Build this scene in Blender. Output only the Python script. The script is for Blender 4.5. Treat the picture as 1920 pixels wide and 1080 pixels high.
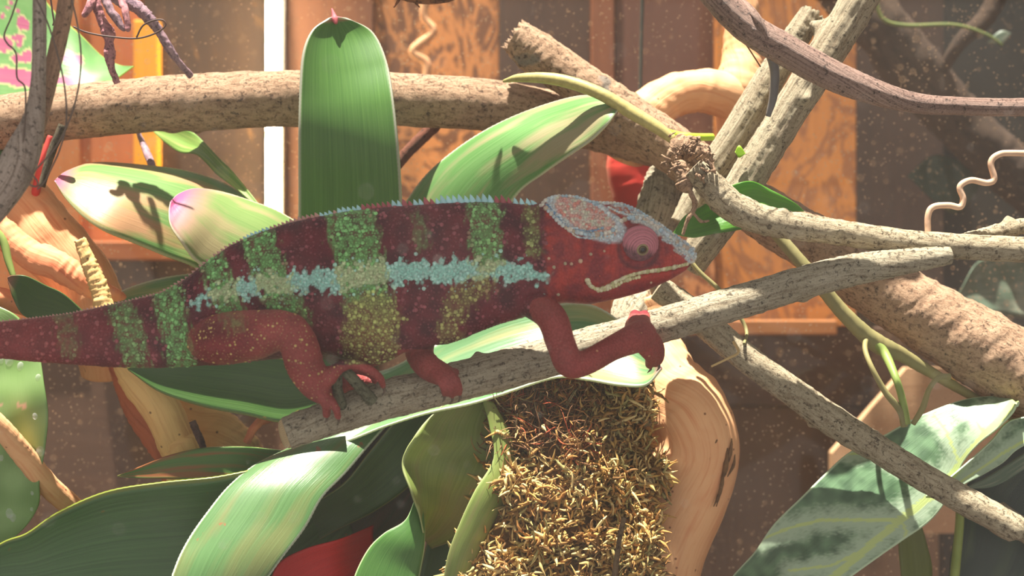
import bpy, bmesh, math, random
import numpy as np
from mathutils import Vector, noise, Matrix
from mathutils.bvhtree import BVHTree

random.seed(7); np.random.seed(7)
for o in list(bpy.data.objects): bpy.data.objects.remove(o)
COL = bpy.context.scene.collection
SC = bpy.context.scene

# ------------------------------------------------------------------ camera, light, exposure
D = 0.60            # camera to the plane y = 0
K = 0.40/1920       # metres per pixel on that plane
CZ = 0.45
cam = bpy.data.cameras.new('camera'); camo = bpy.data.objects.new('camera', cam); COL.objects.link(camo)
camo.location = (0, -D, CZ); camo.rotation_euler = (math.radians(90), 0, 0)
cam.sensor_width = 36; cam.lens = 36*D/0.40; cam.clip_start = 0.02; cam.clip_end = 20
cam.dof.use_dof = True; cam.dof.focus_distance = D-0.02; cam.dof.aperture_fstop = 13
SC.camera = camo
SC.view_settings.view_transform = 'Standard'; SC.view_settings.look = 'None'
SC.view_settings.gamma = 1; SC.view_settings.exposure = 0.5
SC.cycles.max_bounces = 7; SC.cycles.transparent_max_bounces = 12; SC.cycles.caustics_reflective = False; SC.cycles.caustics_refractive = False
SC.cycles.sample_clamp_indirect = 6

w = bpy.data.worlds.new('world'); SC.world = w; w.use_nodes = True
bg = w.node_tree.nodes['Background']; bg.inputs[0].default_value = (1.0, .96, .9, 1); bg.inputs[1].default_value = .47

SUN_DIR = Vector((.13, .095, -1)).normalized()
sun = bpy.data.lights.new('sun', 'SUN'); sun.energy = 11.5; sun.color = (1, .94, .84); sun.angle = math.radians(.9)
suno = bpy.data.objects.new('sun', sun); COL.objects.link(suno)
suno.rotation_euler = SUN_DIR.to_track_quat('-Z', 'Y').to_euler(); suno.location = (0, -.3, 1.4)

# ------------------------------------------------------------------ helpers
def s_of(y): return (y+D)/D*K
def P(px, py, y):
    s = s_of(y); return Vector(((px-960)*s, y, CZ+(540-py)*s))
def lin(r, g, b, a=1):
    f = lambda v: ((v/255)/12.92 if v/255 <= .04045 else (((v/255)+.055)/1.055)**2.4)
    return (f(r), f(g), f(b), a)
def props(o, label=None, cat=None, group=None, kind=None):
    if label: o['label'] = label
    if cat: o['category'] = cat
    if group: o['group'] = group
    if kind: o['kind'] = kind
    return o
def empty(name, loc, label=None, cat=None, group=None):
    o = bpy.data.objects.new(name, None); o.location = loc; o.empty_display_size = .01; COL.objects.link(o)
    return props(o, label, cat, group)
def link(name, me, m, parent=None, label=None, cat=None, group=None, kind=None, origin=None):
    """one mesh object; the mesh comes in world coordinates and is moved so the origin sits on it"""
    if origin is None and len(me.vertices):
        n = len(me.vertices); co = np.empty(n*3); me.vertices.foreach_get('co', co); co = co.reshape(-1, 3)
        c = (co.min(0)+co.max(0))/2; origin = Vector((c[0], c[1], co[:, 2].min()))
    origin = Vector(origin)
    me.transform(Matrix.Translation(-origin))
    o = bpy.data.objects.new(name, me); COL.objects.link(o)
    if m and not me.materials: me.materials.append(m)
    if parent is not None:
        o.parent = parent
        o.location = origin - world_loc(parent)
    else: o.location = origin
    return props(o, label, cat, group, kind)
def world_loc(o):
    v = Vector(o.location)
    while o.parent: o = o.parent; v = v+Vector(o.location)
    return v
def smooth(me):
    me.polygons.foreach_set('use_smooth', [True]*len(me.polygons)); me.update()
def catmull(pts, n):
    """resample a polyline of tuples with a centripetal-ish Catmull-Rom by arc length"""
    p = np.array(pts, float)
    if len(p) == 2:
        t = np.linspace(0, 1, n)[:, None]; return p[0]*(1-t)+p[1]*t
    q = np.vstack([2*p[0]-p[1], p, 2*p[-1]-p[-2]])
    out = []
    for i in range(1, len(q)-2):
        for t in np.linspace(0, 1, 24, endpoint=False):
            a, b, c, d = q[i-1], q[i], q[i+1], q[i+2]
            out.append(.5*((2*b)+(-a+c)*t+(2*a-5*b+4*c-d)*t*t+(-a+3*b-3*c+d)*t**3))
    out.append(p[-1]); out = np.array(out)
    dd = np.r_[0, np.cumsum(np.linalg.norm(np.diff(out[:, :2], axis=0), axis=1)+1e-9)]
    u = np.linspace(0, dd[-1], n)
    return np.stack([np.interp(u, dd, out[:, k]) for k in range(out.shape[1])], 1)
def mesh_from(verts, faces, uvs=None, name='m', cols=None):
    me = bpy.data.meshes.new(name); me.from_pydata([tuple(v) for v in verts], [], faces)
    if uvs is not None:
        l = me.uv_layers.new(name='UVMap')
        vi = np.empty(len(me.loops), int); me.loops.foreach_get('vertex_index', vi)
        l.data.foreach_set('uv', np.array(uvs, float)[vi].ravel())
    if cols is not None:
        a = me.color_attributes.new('Col', 'FLOAT_COLOR', 'POINT')
        a.data.foreach_set('color', np.array(cols, float).ravel())
    smooth(me); return me
def join_geo(parts):
    V = []; F = []; U = []; off = 0
    for v, f, u in parts:
        V += list(v); F += [tuple(i+off for i in q) for q in f]; U += list(u); off += len(v)
    return V, F, U

def tube_geo(pts, seg=24, step=5, rough=.0, rfreq=1.0, knots=(), cap0='flat', cap1='flat', flat=1.0, seed=0, ridges=0, ridge_amp=0., bend=0.):
    """pts: (px, py, y, r_px).  Returns verts, faces, uvs (metres along, metres round)."""
    p = catmull([t[:4] for t in pts], 400)
    L = np.sum(np.linalg.norm(np.diff(p[:, :2], axis=0), axis=1))
    n = max(6, int(L/step)); p = catmull([t[:4] for t in pts], n)
    C = [P(*q[:3]) for q in p]; Rr = [q[3]*s_of(q[2]) for q in p]
    V = []; F = []; U = []; ulen = 0
    ref = Vector((0, 1, 0))
    off = Vector((seed*13.1, seed*7.7, seed*3.3))
    for i in range(n):
        T = (C[min(i+1, n-1)]-C[max(i-1, 0)]).normalized()
        a = (ref - T*ref.dot(T))
        a = a.normalized() if a.length > .05 else Vector((1, 0, 0)).cross(T).normalized()
        b = T.cross(a).normalized(); ref = a if abs(T.y) > .8 else Vector((0, 1, 0))
        if i: ulen += (C[i]-C[i-1]).length
        cshift = Vector((0, 0, 0))
        if bend:
            nv = noise.noise_vector(C[i]*35+off); cshift = (a*nv.x+b*nv.y)*Rr[i]*bend
        for j in range(seg+1):
            th = 2*math.pi*j/seg
            d = a*math.cos(th)*flat+b*math.sin(th)
            r = Rr[i]
            q = C[i]+d*r
            k = 1.0
            if rough:
                f = rfreq/max(Rr[i], .002)
                k += rough*(noise.noise(q*f*.9+off)+.5*noise.noise(q*f*2.3+off)+.3*noise.noise(q*f*5+off))
            if ridges: k += ridge_amp*math.cos(ridges*th+1.5*noise.noise(C[i]*40+off))
            for (ku, kth, kr, ka) in knots:
                du = (i/(n-1)-ku)*L/kr; dth = ((th-kth+math.pi) % (2*math.pi)-math.pi)*Rr[i]/s_of(p[i][2])/kr
                k += ka*math.exp(-(du*du+dth*dth))
            V.append(q+d*r*(k-1)+cshift); U.append((ulen, th*Rr[i]))
    m = seg+1
    for i in range(n-1):
        for j in range(seg):
            F.append((i*m+j, i*m+j+1, (i+1)*m+j+1, (i+1)*m+j))
    for end, i, cap in ((0, 0, cap0), (1, n-1, cap1)):
        c = Vector((0, 0, 0))
        for j in range(seg): c += V[i*m+j]
        c /= seg
        T = (C[1]-C[0]).normalized()*-1 if end == 0 else (C[-1]-C[-2]).normalized()
        if cap == 'round': rings = [(.85, .35), (.55, .7), (.25, .85)]
        elif cap == 'frayed': rings = [(.98, .12), (.75, .1), (.4, -.1)]
        else: rings = [(.93, .05), (.5, .05)]
        prev = [i*m+j for j in range(seg+1)]
        for (sc, out) in rings:
            cur = []
            for j in range(seg+1):
                v = c+(V[i*m+j]-c)*sc+T*Rr[i]*out
                if cap == 'frayed': v += T*Rr[i]*.5*noise.noise(v*900+off)
                cur.append(len(V)); V.append(v); U.append((U[i*m+j][0], U[i*m+j][1]*sc))
            for j in range(seg):
                q = (prev[j], prev[j+1], cur[j+1], cur[j]); F.append(q if end else q[::-1])
            prev = cur
        V.append(c+T*Rr[i]*(rings[-1][1]+.02)); U.append(U[i*m]); ci = len(V)-1
        for j in range(seg):
            q = (prev[j], prev[j+1], ci); F.append(q if end else q[::-1])
    return V, F, U
def tube(name, pts, m, parent=None, label=None, cat=None, group=None, **kw):
    V, F, U = tube_geo(pts, **kw); return link(name, mesh_from(V, F, U), m, parent, label, cat, group)

def strip_geo(Lp, Rp, nu=60, nv=14, cup=0., fold=0., wav=0., teeth=0., seed=0, tw=0.):
    """surface between two traced edges; u runs base to tip, v left to right"""
    A = catmull(Lp, nu); B = catmull(Rp, nu)
    V = []; U = []; F = []
    for i in range(nu):
        u = i/(nu-1); a = P(*A[i]); b = P(*B[i])
        a2 = P(*A[min(i+1, nu-1)])-P(*A[max(i-1, 0)]); b2 = P(*B[min(i+1, nu-1)])-P(*B[max(i-1, 0)])
        T = (a2+b2); X = b-a
        N = T.cross(X); N = N.normalized() if N.length > 1e-12 else Vector((0, -1, 0))
        if N.y > 0: N = -N
        wd = X.length
        tt = teeth*wd*.5*(1 if i % 2 else -.2)*min(1, 4*u*(1-u)+.2) if teeth else 0
        for j in range(nv):
            v = j/(nv-1)
            q = a.lerp(b, v)
            q = q-N*cup*wd*4*v*(1-v)-N*fold*wd*(1-abs(2*v-1))
            if wav: q += N*wav*wd*noise.noise(Vector((u*5+seed, v*1.5, seed*1.7)))
            if j == 0: q -= X.normalized()*tt if wd > 1e-6 else Vector()
            if j == nv-1: q += X.normalized()*tt if wd > 1e-6 else Vector()
            V.append(q); U.append((u, v))
    for i in range(nu-1):
        for j in range(nv-1):
            F.append((i*nv+j, i*nv+j+1, (i+1)*nv+j+1, (i+1)*nv+j))
    return V, F, U
def thicken(V, F, U, t):
    """closed slab: offset copy along vertex normals plus a rim"""
    me = bpy.data.meshes.new('t'); me.from_pydata([tuple(v) for v in V], [], F); me.update()
    N = [Vector(v.normal) for v in me.vertices]; bpy.data.meshes.remove(me)
    n = len(V); V2 = [V[i]+N[i]*t*.5 for i in range(n)]+[V[i]-N[i]*t*.5 for i in range(n)]
    F2 = list(F)+[tuple(i+n for i in reversed(f)) for f in F]
    cnt = {}
    for f in F:
        for k in range(len(f)):
            e = (f[k], f[(k+1) % len(f)]); cnt[tuple(sorted(e))] = cnt.get(tuple(sorted(e)), [])+[e]
    for e in cnt.values():
        if len(e) == 1: a, b = e[0]; F2.append((b, a, a+n, b+n))
    return V2, F2, list(U)+list(U)
def leaf(name, Lp, Rp, m, parent=None, label=None, cat=None, group=None, t=.0006, colfn=None, **kw):
    V, F, U = strip_geo(Lp, Rp, **kw); V, F, U = thicken(V, F, U, t)
    cols = None
    if colfn is not None:
        cols = []
        for v in V:
            s = s_of(v.y); cols.append(colfn(960+v.x/s, 540-(v.z-CZ)/s))
    return link(name, mesh_from(V, F, U, cols=cols), m, parent, label, cat, group)
def box_geo(x0, x1, y0, y1, z0, z1):
    V = [Vector((x, y, z)) for x in (x0, x1) for y in (y0, y1) for z in (z0, z1)]
    F = [(0, 1, 3, 2), (4, 6, 7, 5), (0, 4, 5, 1), (2, 3, 7, 6), (0, 2, 6, 4), (1, 5, 7, 3)]
    return V, F
def box(name, x0, x1, y0, y1, z0, z1, m, parent=None, bev=0, **kw):
    V, F = box_geo(x0, x1, y0, y1, z0, z1)
    me = bpy.data.meshes.new(name); me.from_pydata([tuple(v) for v in V], [], F)
    if bev:
        bm = bmesh.new(); bm.from_mesh(me); bmesh.ops.bevel(bm, geom=list(bm.edges), offset=bev, segments=2, affect='EDGES', profile=.5); bm.to_mesh(me); bm.free()
    return link(name, me, m, parent, **kw)

# ------------------------------------------------------------------ materials
class NT:
    def __init__(s, name):
        s.m = bpy.data.materials.new(name); s.m.use_nodes = True; s.t = s.m.node_tree
        s.b = s.t.nodes['Principled BSDF']; s.out = s.t.nodes['Material Output']
    def n(s, typ, **kw):
        x = s.t.nodes.new('ShaderNode'+typ)
        for k, v in kw.items():
            if k.startswith('i_'):
                x.inputs[k[2:].replace('_', ' ')].default_value = v
            else: setattr(x, k, v)
        return x
    def l(s, a, b): s.t.links.new(a, b)
    def coord(s, kind='Object', scale=(1, 1, 1)):
        c = s.n('TexCoord'); mp = s.n('Mapping'); mp.inputs['Scale'].default_value = scale
        s.l(c.outputs[kind], mp.inputs[0]); return mp.outputs[0]
    def noise(s, vec, scale, detail=4, rough=.6, dist=0.):
        x = s.n('TexNoise'); s.l(vec, x.inputs['Vector']); x.inputs['Scale'].default_value = scale
        x.inputs['Detail'].default_value = detail; x.inputs['Roughness'].default_value = rough; x.inputs['Distortion'].default_value = dist
        return x.outputs['Fac']
    def voro(s, vec, scale, feature='F1', out='Distance', rnd=1.):
        x = s.n('TexVoronoi', feature=feature); s.l(vec, x.inputs['Vector']); x.inputs['Scale'].default_value = scale
        x.inputs['Randomness'].default_value = rnd; return x.outputs[out]
    def ramp(s, fac, stops, interp='LINEAR'):
        x = s.n('ValToRGB'); r = x.color_ramp; r.interpolation = interp
        while len(r.elements) < len(stops): r.elements.new(.5)
        for e, (p, c) in zip(r.elements, stops):
            e.position = p; e.color = c if hasattr(c, '__len__') else (c, c, c, 1)
        s.l(fac, x.inputs[0]); return x.outputs[0]
    def mix(s, fac, a, b, mode='MIX'):
        x = s.n('Mix', data_type='RGBA', blend_type=mode)
        for sock, val in ((x.inputs[0], fac), (x.inputs[6], a), (x.inputs[7], b)):
            if hasattr(val, 'node') or hasattr(val, 'is_linked'): s.l(val, sock)
            else: sock.default_value = val
        return x.outputs[2]
    def math(s, op, a, b=0.):
        x = s.n('Math', operation=op)
        for sock, val in ((x.inputs[0], a), (x.inputs[1], b)):
            if hasattr(val, 'is_linked'): s.l(val, sock)
            else: sock.default_value = val
        return x.outputs[0]
    def bump(s, h, strength=.5, dist=.001, base=None):
        x = s.n('Bump'); s.l(h, x.inputs['Height']); x.inputs['Strength'].default_value = strength; x.inputs['Distance'].default_value = dist
        if base is not None: s.l(base, x.inputs['Normal'])
        return x.outputs[0]

def bark_mat(name, light, mid, dark, su=120, sv=420, bd=.0012, lichen=None, rough=.85, spec=.2):
    a = NT(name); uv = a.coord('UV'); ob = a.coord('Object')
    m1 = a.n('Mapping'); m1.inputs['Scale'].default_value = (su, sv, 1); a.l(uv, m1.inputs[0])
    fib = a.noise(m1.outputs[0], 1.0, 6, .7, .3)
    fine = a.noise(ob, 1300, 6, .8)
    big = a.noise(ob, 60, 4, .6)
    f = a.math('ADD', a.math('MULTIPLY', fib, .6), a.math('MULTIPLY', fine, .4))
    c = a.ramp(f, [(.34, dark), (.43, mid), (.53, light), (.8, light)])
    c = a.mix(a.ramp(big, [(.45, 0), (.75, .5)]), c, mid)
    if lichen: c = a.mix(a.ramp(a.noise(ob, 45, 3, .5), [(.66, 0), (.70, .75)]), c, lichen)
    cr = a.ramp(a.noise(ob, 520, 7, .75, .4), [(.36, .85), (.44, 0)])
    c = a.mix(cr, c, dark)
    a.l(c, a.b.inputs['Base Color']); a.b.inputs['Roughness'].default_value = rough; a.b.inputs['Specular IOR Level'].default_value = spec
    f = a.math('SUBTRACT', f, a.math('MULTIPLY', cr, .4))
    a.l(a.bump(f, 1.0, bd*2.2), a.b.inputs['Normal']); return a.m
def drift_mat(name, light, mid, dark, bd=.0005):
    a = NT(name); uv = a.coord('UV'); ob = a.coord('Object')
    m1 = a.n('Mapping'); m1.inputs['Scale'].default_value = (35, 420, 1); a.l(uv, m1.inputs[0])
    g = a.noise(m1.outputs[0], 1, 5, .6, .6); big = a.noise(ob, 40, 4, .6, .5)
    c = a.ramp(g, [(.25, mid), (.5, light), (.75, light)])
    c = a.mix(a.ramp(big, [(.5, 0), (.72, .6)]), c, mid)
    pits = a.voro(ob, 160)
    c = a.mix(a.ramp(pits, [(.05, .9), (.11, 0)]), c, dark)
    c = a.mix(a.ramp(a.noise(ob, 75, 6, .7, 1.0), [(.66, 0), (.72, .8)]), c, dark)
    a.l(c, a.b.inputs['Base Color']); a.b.inputs['Roughness'].default_value = .7; a.b.inputs['Specular IOR Level'].default_value = .25
    a.l(a.bump(g, .8, bd), a.b.inputs['Normal']); return a.m
def leaf_mat(name, base, alt, streak=None, samt=.6, tip=None, tipw=.12, rim=None, rough=.38, trans=.3, attr=False, blot=None, su=1.5, spec=.5):
    a = NT(name); uv = a.coord('UV'); sx = a.n('SeparateXYZ'); a.l(uv, sx.inputs[0])
    m1 = a.n('Mapping'); m1.inputs['Scale'].default_value = (su, 38, 1); a.l(uv, m1.inputs[0])
    lines = a.noise(m1.outputs[0], 1, 5, .65, .1)
    if attr:
        at = a.n('Attribute'); at.attribute_name = 'Col'; c = at.outputs['Color']
        c = a.mix(a.math('MULTIPLY', lines, .25), c, alt)
    else:
        c = a.mix(a.ramp(lines, [(.3, 0), (.7, 1)]), base, alt)
    if streak:
        m2 = a.n('Mapping'); m2.inputs['Scale'].default_value = (1.6, 3.2, 1); a.l(uv, m2.inputs[0])
        c = a.mix(a.math('MULTIPLY', a.ramp(a.noise(m2.outputs[0], 1.2, 3, .55, .5), [(.45, 0), (.62, 1)]), samt), c, streak)
    if blot:
        c = a.mix(a.ramp(a.noise(a.coord('Object'), 130, 3, .5), [(.70, 0), (.73, .8)]), c, blot)
    if tip: c = a.mix(a.ramp(sx.outputs[0], [(1-tipw, 0), (1-tipw*.25, .9)]), c, tip)
    if rim:
        e = a.math('ABSOLUTE', a.math('SUBTRACT', sx.outputs[1], .5))
        c = a.mix(a.ramp(e, [(.475, 0), (.49, 1)]), c, rim)
    a.l(c, a.b.inputs['Base Color']); a.b.inputs['Roughness'].default_value = rough; a.b.inputs['Specular IOR Level'].default_value = spec
    bmp = a.bump(lines, .35, .0004); a.l(bmp, a.b.inputs['Normal'])
    tr = a.n('BsdfTranslucent'); a.l(a.mix(1.0, c, (.9, 1, .35, 1), 'MULTIPLY'), tr.inputs[0])
    mx = a.n('MixShader'); mx.inputs[0].default_value = trans; a.l(a.b.outputs[0], mx.inputs[1]); a.l(tr.outputs[0], mx.inputs[2])
    a.l(mx.outputs[0], a.out.inputs[0]); return a.m
def plain_mat(name, col, col2=None, sc=80, rough=.6, spec=.3, bump=.3, bd=.0004, emit=None, es=0, stretch=(1, 1, 1)):
    a = NT(name); ob = a.coord('Object', stretch); f = a.noise(ob, sc, 5, .6, .2)
    a.l(a.ramp(f, [(.3, col), (.7, col2 or col)]), a.b.inputs['Base Color'])
    a.b.inputs['Roughness'].default_value = rough; a.b.inputs['Specular IOR Level'].default_value = spec
    if bump: a.l(a.bump(f, bump, bd), a.b.inputs['Normal'])
    if emit: a.b.inputs['Emission Color'].default_value = emit; a.b.inputs['Emission Strength'].default_value = es
    return a.m
def glass_mat(name, dust, spots, dustcol, spotscale, gloss=.6, ring=True, translucent=.5):
    """clear pane with an even film of dust and dried drops"""
    a = NT(name); a.t.nodes.remove(a.b); ob = a.coord('Object')
    tr = a.n('BsdfTransparent'); gl = a.n('BsdfGlossy'); gl.inputs['Roughness'].default_value = .02; gl.inputs[0].default_value = (1, 1, 1, 1)
    fr = a.n('Fresnel'); fr.inputs[0].default_value = 1.45
    m0 = a.n('MixShader'); a.l(a.math('MULTIPLY', fr.outputs[0], gloss), m0.inputs[0]); a.l(tr.outputs[0], m0.inputs[1]); a.l(gl.outputs[0], m0.inputs[2])
    df = a.n('BsdfDiffuse'); df.inputs[0].default_value = dustcol; tl = a.n('BsdfTranslucent'); tl.inputs[0].default_value = dustcol
    dm = a.n('MixShader'); dm.inputs[0].default_value = translucent; a.l(df.outputs[0], dm.inputs[1]); a.l(tl.outputs[0], dm.inputs[2])
    v = a.n('TexVoronoi'); a.l(ob, v.inputs['Vector']); v.inputs['Scale'].default_value = spotscale
    rnd = a.n('SeparateColor'); a.l(v.outputs['Color'], rnd.inputs[0])
    size = a.math('MULTIPLY', a.math('POWER', rnd.outputs[0], 3.0), .30)
    dist = v.outputs['Distance']
    dd = a.math('SUBTRACT', size, dist)
    dots = a.ramp(a.math('MULTIPLY', dd, 14), [(0, 0), (.35, 1), (.8, .35 if ring else 1)])
    v2 = a.n('TexVoronoi'); a.l(ob, v2.inputs['Vector']); v2.inputs['Scale'].default_value = spotscale*3.3
    r2 = a.n('SeparateColor'); a.l(v2.outputs['Color'], r2.inputs[0])
    d2 = a.ramp(a.math('MULTIPLY', a.math('SUBTRACT', a.math('MULTIPLY', a.math('POWER', r2.outputs[1], 2.5), .26), v2.outputs['Distance']), 14), [(0, 0), (.5, 1)])
    cl = a.ramp(a.noise(ob, 18, 5, .6), [(.35, .35), (.7, 1)])
    sp = a.math('MULTIPLY', a.math('MAXIMUM', dots, d2), spots)
    al = a.math('ADD', a.math('MULTIPLY', cl, dust), a.math('MULTIPLY', sp, cl))
    m1 = a.n('MixShader'); a.l(al, m1.inputs[0]); a.l(m0.outputs[0], m1.inputs[1]); a.l(dm.outputs[0], m1.inputs[2])
    a.l(m1.outputs[0], a.out.inputs[0]); return a.m
def wood_mat(name, c1, c2, dark=None, vertical=True, sc=12, knots=0., rough=.6, dens=.66, k=.64, lines=False):
    c1 = (c1[0]*k, c1[1]*k, c1[2]*k*.82, 1); c2 = (c2[0]*k, c2[1]*k, c2[2]*k*.82, 1)
    a = NT(name); ob = a.coord('Object', (9, 9, .7) if vertical else (.7, 9, 9))
    g = a.noise(ob, sc, 6, .65, 1.2); o2 = a.coord('Object', (1, 1, .55))
    c = a.ramp(g, [(.3, c1), (.7, c2)])
    if dark:
        st_ = [(.44, 0), (.48, .8), (.52, .8), (.56, 0)] if lines else [(dens, 0), (dens+.06, .85)]
        c = a.mix(a.ramp(a.noise(o2, 38 if not lines else 24, 4, .6, 2.2), st_), c, dark)
    a.l(c, a.b.inputs['Base Color']); a.b.inputs['Roughness'].default_value = rough
    a.l(a.bump(g, .3, .001), a.b.inputs['Normal']); return a.m

BARK = bark_mat('bark_tan', lin(228, 190, 156), lin(186, 148, 118), lin(92, 72, 60), 180, 420, .0016, lichen=lin(150, 148, 140))
BARK_G = bark_mat('bark_grey', lin(218, 206, 178), lin(172, 156, 130), lin(92, 80, 66), 70, 650, .0013)
BARK_G2 = bark_mat('bark_grey_fine', lin(206, 192, 162), lin(160, 143, 116), lin(100, 85, 66), 160, 650, .0009)
BARK_S = bark_mat('bark_striped', lin(225, 212, 180), lin(180, 160, 132), lin(80, 68, 56), 40, 900, .0016)
DRIFT = drift_mat('driftwood_orange', lin(240, 184, 134), lin(222, 146, 100), lin(120, 70, 45))
DRIFT_R = drift_mat('driftwood_red', lin(242, 158, 112), lin(222, 118, 82), lin(120, 60, 45))
DRIFT_Y = drift_mat('driftwood_yellow', lin(240, 196, 130), lin(216, 160, 104), lin(120, 80, 50))
DRIFT_D = drift_mat('driftwood_russet', lin(205, 120, 85), lin(165, 88, 62), lin(90, 48, 35))

# ------------------------------------------------------------------ setting
soil = plain_mat('dark_soil', lin(60, 42, 32), lin(95, 70, 50), 120, .95, .1, 1.0, .003)
wall_m = wood_mat('wall_wood', lin(105, 72, 52), lin(130, 92, 66))
Z0 = CZ-.30; ZT = CZ+.24
box('floor', -.52, .52, -.15, .62, Z0-.02, Z0, soil, kind='structure')
box('wall_back', -.56, .56, .60, .62, Z0, ZT+.3, wall_m, kind='structure')
box('wall_left', -.54, -.52, -.15, .60, Z0, ZT, wall_m, kind='structure')
box('wall_right', .52, .54, -.15, .60, Z0, ZT, wall_m, kind='structure')
shade_m = plain_mat('shade_strip_black', lin(40, 38, 36), lin(52, 48, 45), 60, .5)
SHADE_Y = -.0675
box('shade_strip_1', -.52, .52, -.155, SHADE_Y, CZ+.2, CZ+.215, shade_m, kind='structure')  # unseen strip added overhead to cast shade on the chameleon
g1 = glass_mat('front_pane', .03, .10, (.95, .9, .85, 1), 95, .15)
box('window_1', -.50, .50, -.150, -.146, Z0, CZ+.2, g1, kind='structure')
g2 = glass_mat('back_pane', .03, .6, (1, .72, .46, 1), 150, .35, translucent=.6)
box('window_2', -.50, .50, .16, .164, Z0, CZ+.2, g2, kind='structure')

# boards of the wooden wall behind the back pane: px range, depth, colours
def board(x0, x1, y0, y1, y, m, label, name='wooden_board', cat='board', th=.012, bev=.001):
    a = P(x0, y0, y); b = P(x1, y1, y)
    return box(name, a.x, b.x, y, y+th, b.z, a.z, m, bev=bev, label=label, cat=cat)
W = wood_mat
board(-120, 150, -120, 600, .42, W('w1', lin(190, 112, 64), lin(206, 126, 72), k=1), 'orange-brown vertical board at the far left behind the grey vines')
board(152, 262, -120, 476, .425, W('w2', lin(202, 112, 66), lin(216, 128, 78), k=1), 'russet orange vertical board left of the yellow slat')
board(250, 296, 37, 330, .4078, W('w3', lin(250, 165, 30), lin(255, 178, 44), k=1.1), 'bright yellow-orange vertical slat near the left edge', 'wooden_batten', 'batten')
board(292, 500, -120, 760, .42, W('w4', lin(74, 54, 44), lin(96, 72, 56), lin(126, 92, 54), dens=.6), 'dark speckled vertical board left of the lit lamp strip')
board(526, 700, -120, 760, .42, W('w5', lin(128, 80, 60), lin(150, 96, 70)), 'reddish brown vertical board right of the lit lamp strip')
board(700, 936, -120, 760, .43, W('w6', lin(140, 88, 60), lin(164, 104, 68), lin(226, 150, 84), lines=True), 'brown board with tan flame markings above the horizontal branch')
board(936, 1108, -120, 760, .42, W('w7', lin(84, 58, 48), lin(104, 72, 58)), 'dark brown vertical board behind the sawn branch end')
board(1108, 1152, -120, 760, .415, W('w8', lin(150, 86, 58), lin(176, 104, 66)), 'narrow orange-brown strip of wood in the upper middle', 'wooden_batten', 'batten')
board(1154, 1340, -120, 760, .42, W('w9', lin(118, 70, 56), lin(134, 82, 64)), 'reddish brown board crossed by a thin dark cable')
board(1342, 1606, -120, 612, .40, W('w10', lin(206, 128, 62), lin(226, 146, 74), lin(150, 92, 52), lines=True, k=.9), 'orange plywood panel with dark smudged markings at upper right', 'plywood_panel', 'panel')
board(1150, 1342, 380, 618, .395, W('w11', lin(160, 92, 60), lin(180, 108, 68), lin(222, 150, 92), lines=True), 'rust orange panel with mottled markings beside the reptile snout', 'plywood_panel', 'panel')
board(1607, 1770, -120, 860, .43, W('w12', lin(72, 50, 42), lin(90, 62, 50)), 'dark brown vertical board right of the orange panel')
board(-200, 1060, 602, 1250, .425, W('w13', lin(104, 72, 58), lin(118, 82, 64), vertical=False), 'smooth brown horizontal board low behind the lower left leaves')
board(1060, 1700, 613, 760, .41, W('w14', lin(92, 62, 48), lin(108, 74, 54), vertical=False), 'brown horizontal rail below the orange plywood panel')
board(1060, 1700, 762, 1250, .415, W('w15', lin(104, 72, 50), lin(120, 84, 56)), 'broad plain brown board in the lower right behind the veined leaf')
pgd = W('w16', lin(26, 28, 24), lin(40, 40, 34))
board(1768, 2080, -120, 1250, .45, pgd, 'very dark green-grey panel standing in for dark glass along the right edge', 'dark_stand_in', 'board')  # dark board standing in for a zone of dark mirroring glass
# pale slanted plank lower right
pv = [P(1560, 850, .37), P(1700, 690, .37), P(2010, 690, .37), P(2010, 1000, .37), P(1560, 1000, .37)]
V = pv+[v+Vector((0, .01, 0)) for v in pv]
link('slanted_plank', mesh_from(V, [(0, 4, 3, 2, 1), (5, 6, 7, 8, 9)]+[(i, (i+1) % 5, (i+1) % 5+5, i+5) for i in range(5)]), W('w17', lin(205, 160, 130), lin(222, 180, 150), k=.9, vertical=False), label='pale pinkish plank with a slanted end behind the veined leaf', cat='plank')
for p in bpy.data.objects['slanted_plank'].data.polygons: p.use_smooth = False
board(1790, 1960, 692, 714, .30, W('w18', lin(210, 170, 30), lin(226, 188, 44), vertical=False), 'small yellow strip of wood low at the right edge', 'yellow_strip', 'strip', th=.006)
board(1250, 1570, 600, 628, .385, W('w19', lin(204, 128, 76), lin(220, 146, 88), vertical=False), 'thin orange moulding along the bottom of the plywood panel', 'moulding_strip', 'moulding', th=.006)
board(150, 420, 452, 488, .4078, W('w20', lin(196, 108, 60), lin(214, 128, 74), vertical=False), 'orange horizontal rail glimpsed between the left leaves', 'wooden_rail', 'rail', th=.012)
board(150, 300, 478, 612, .424, W('w21', lin(70, 50, 42), lin(90, 66, 54)), 'dark brown board end between the striped leaf and the tail')
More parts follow.
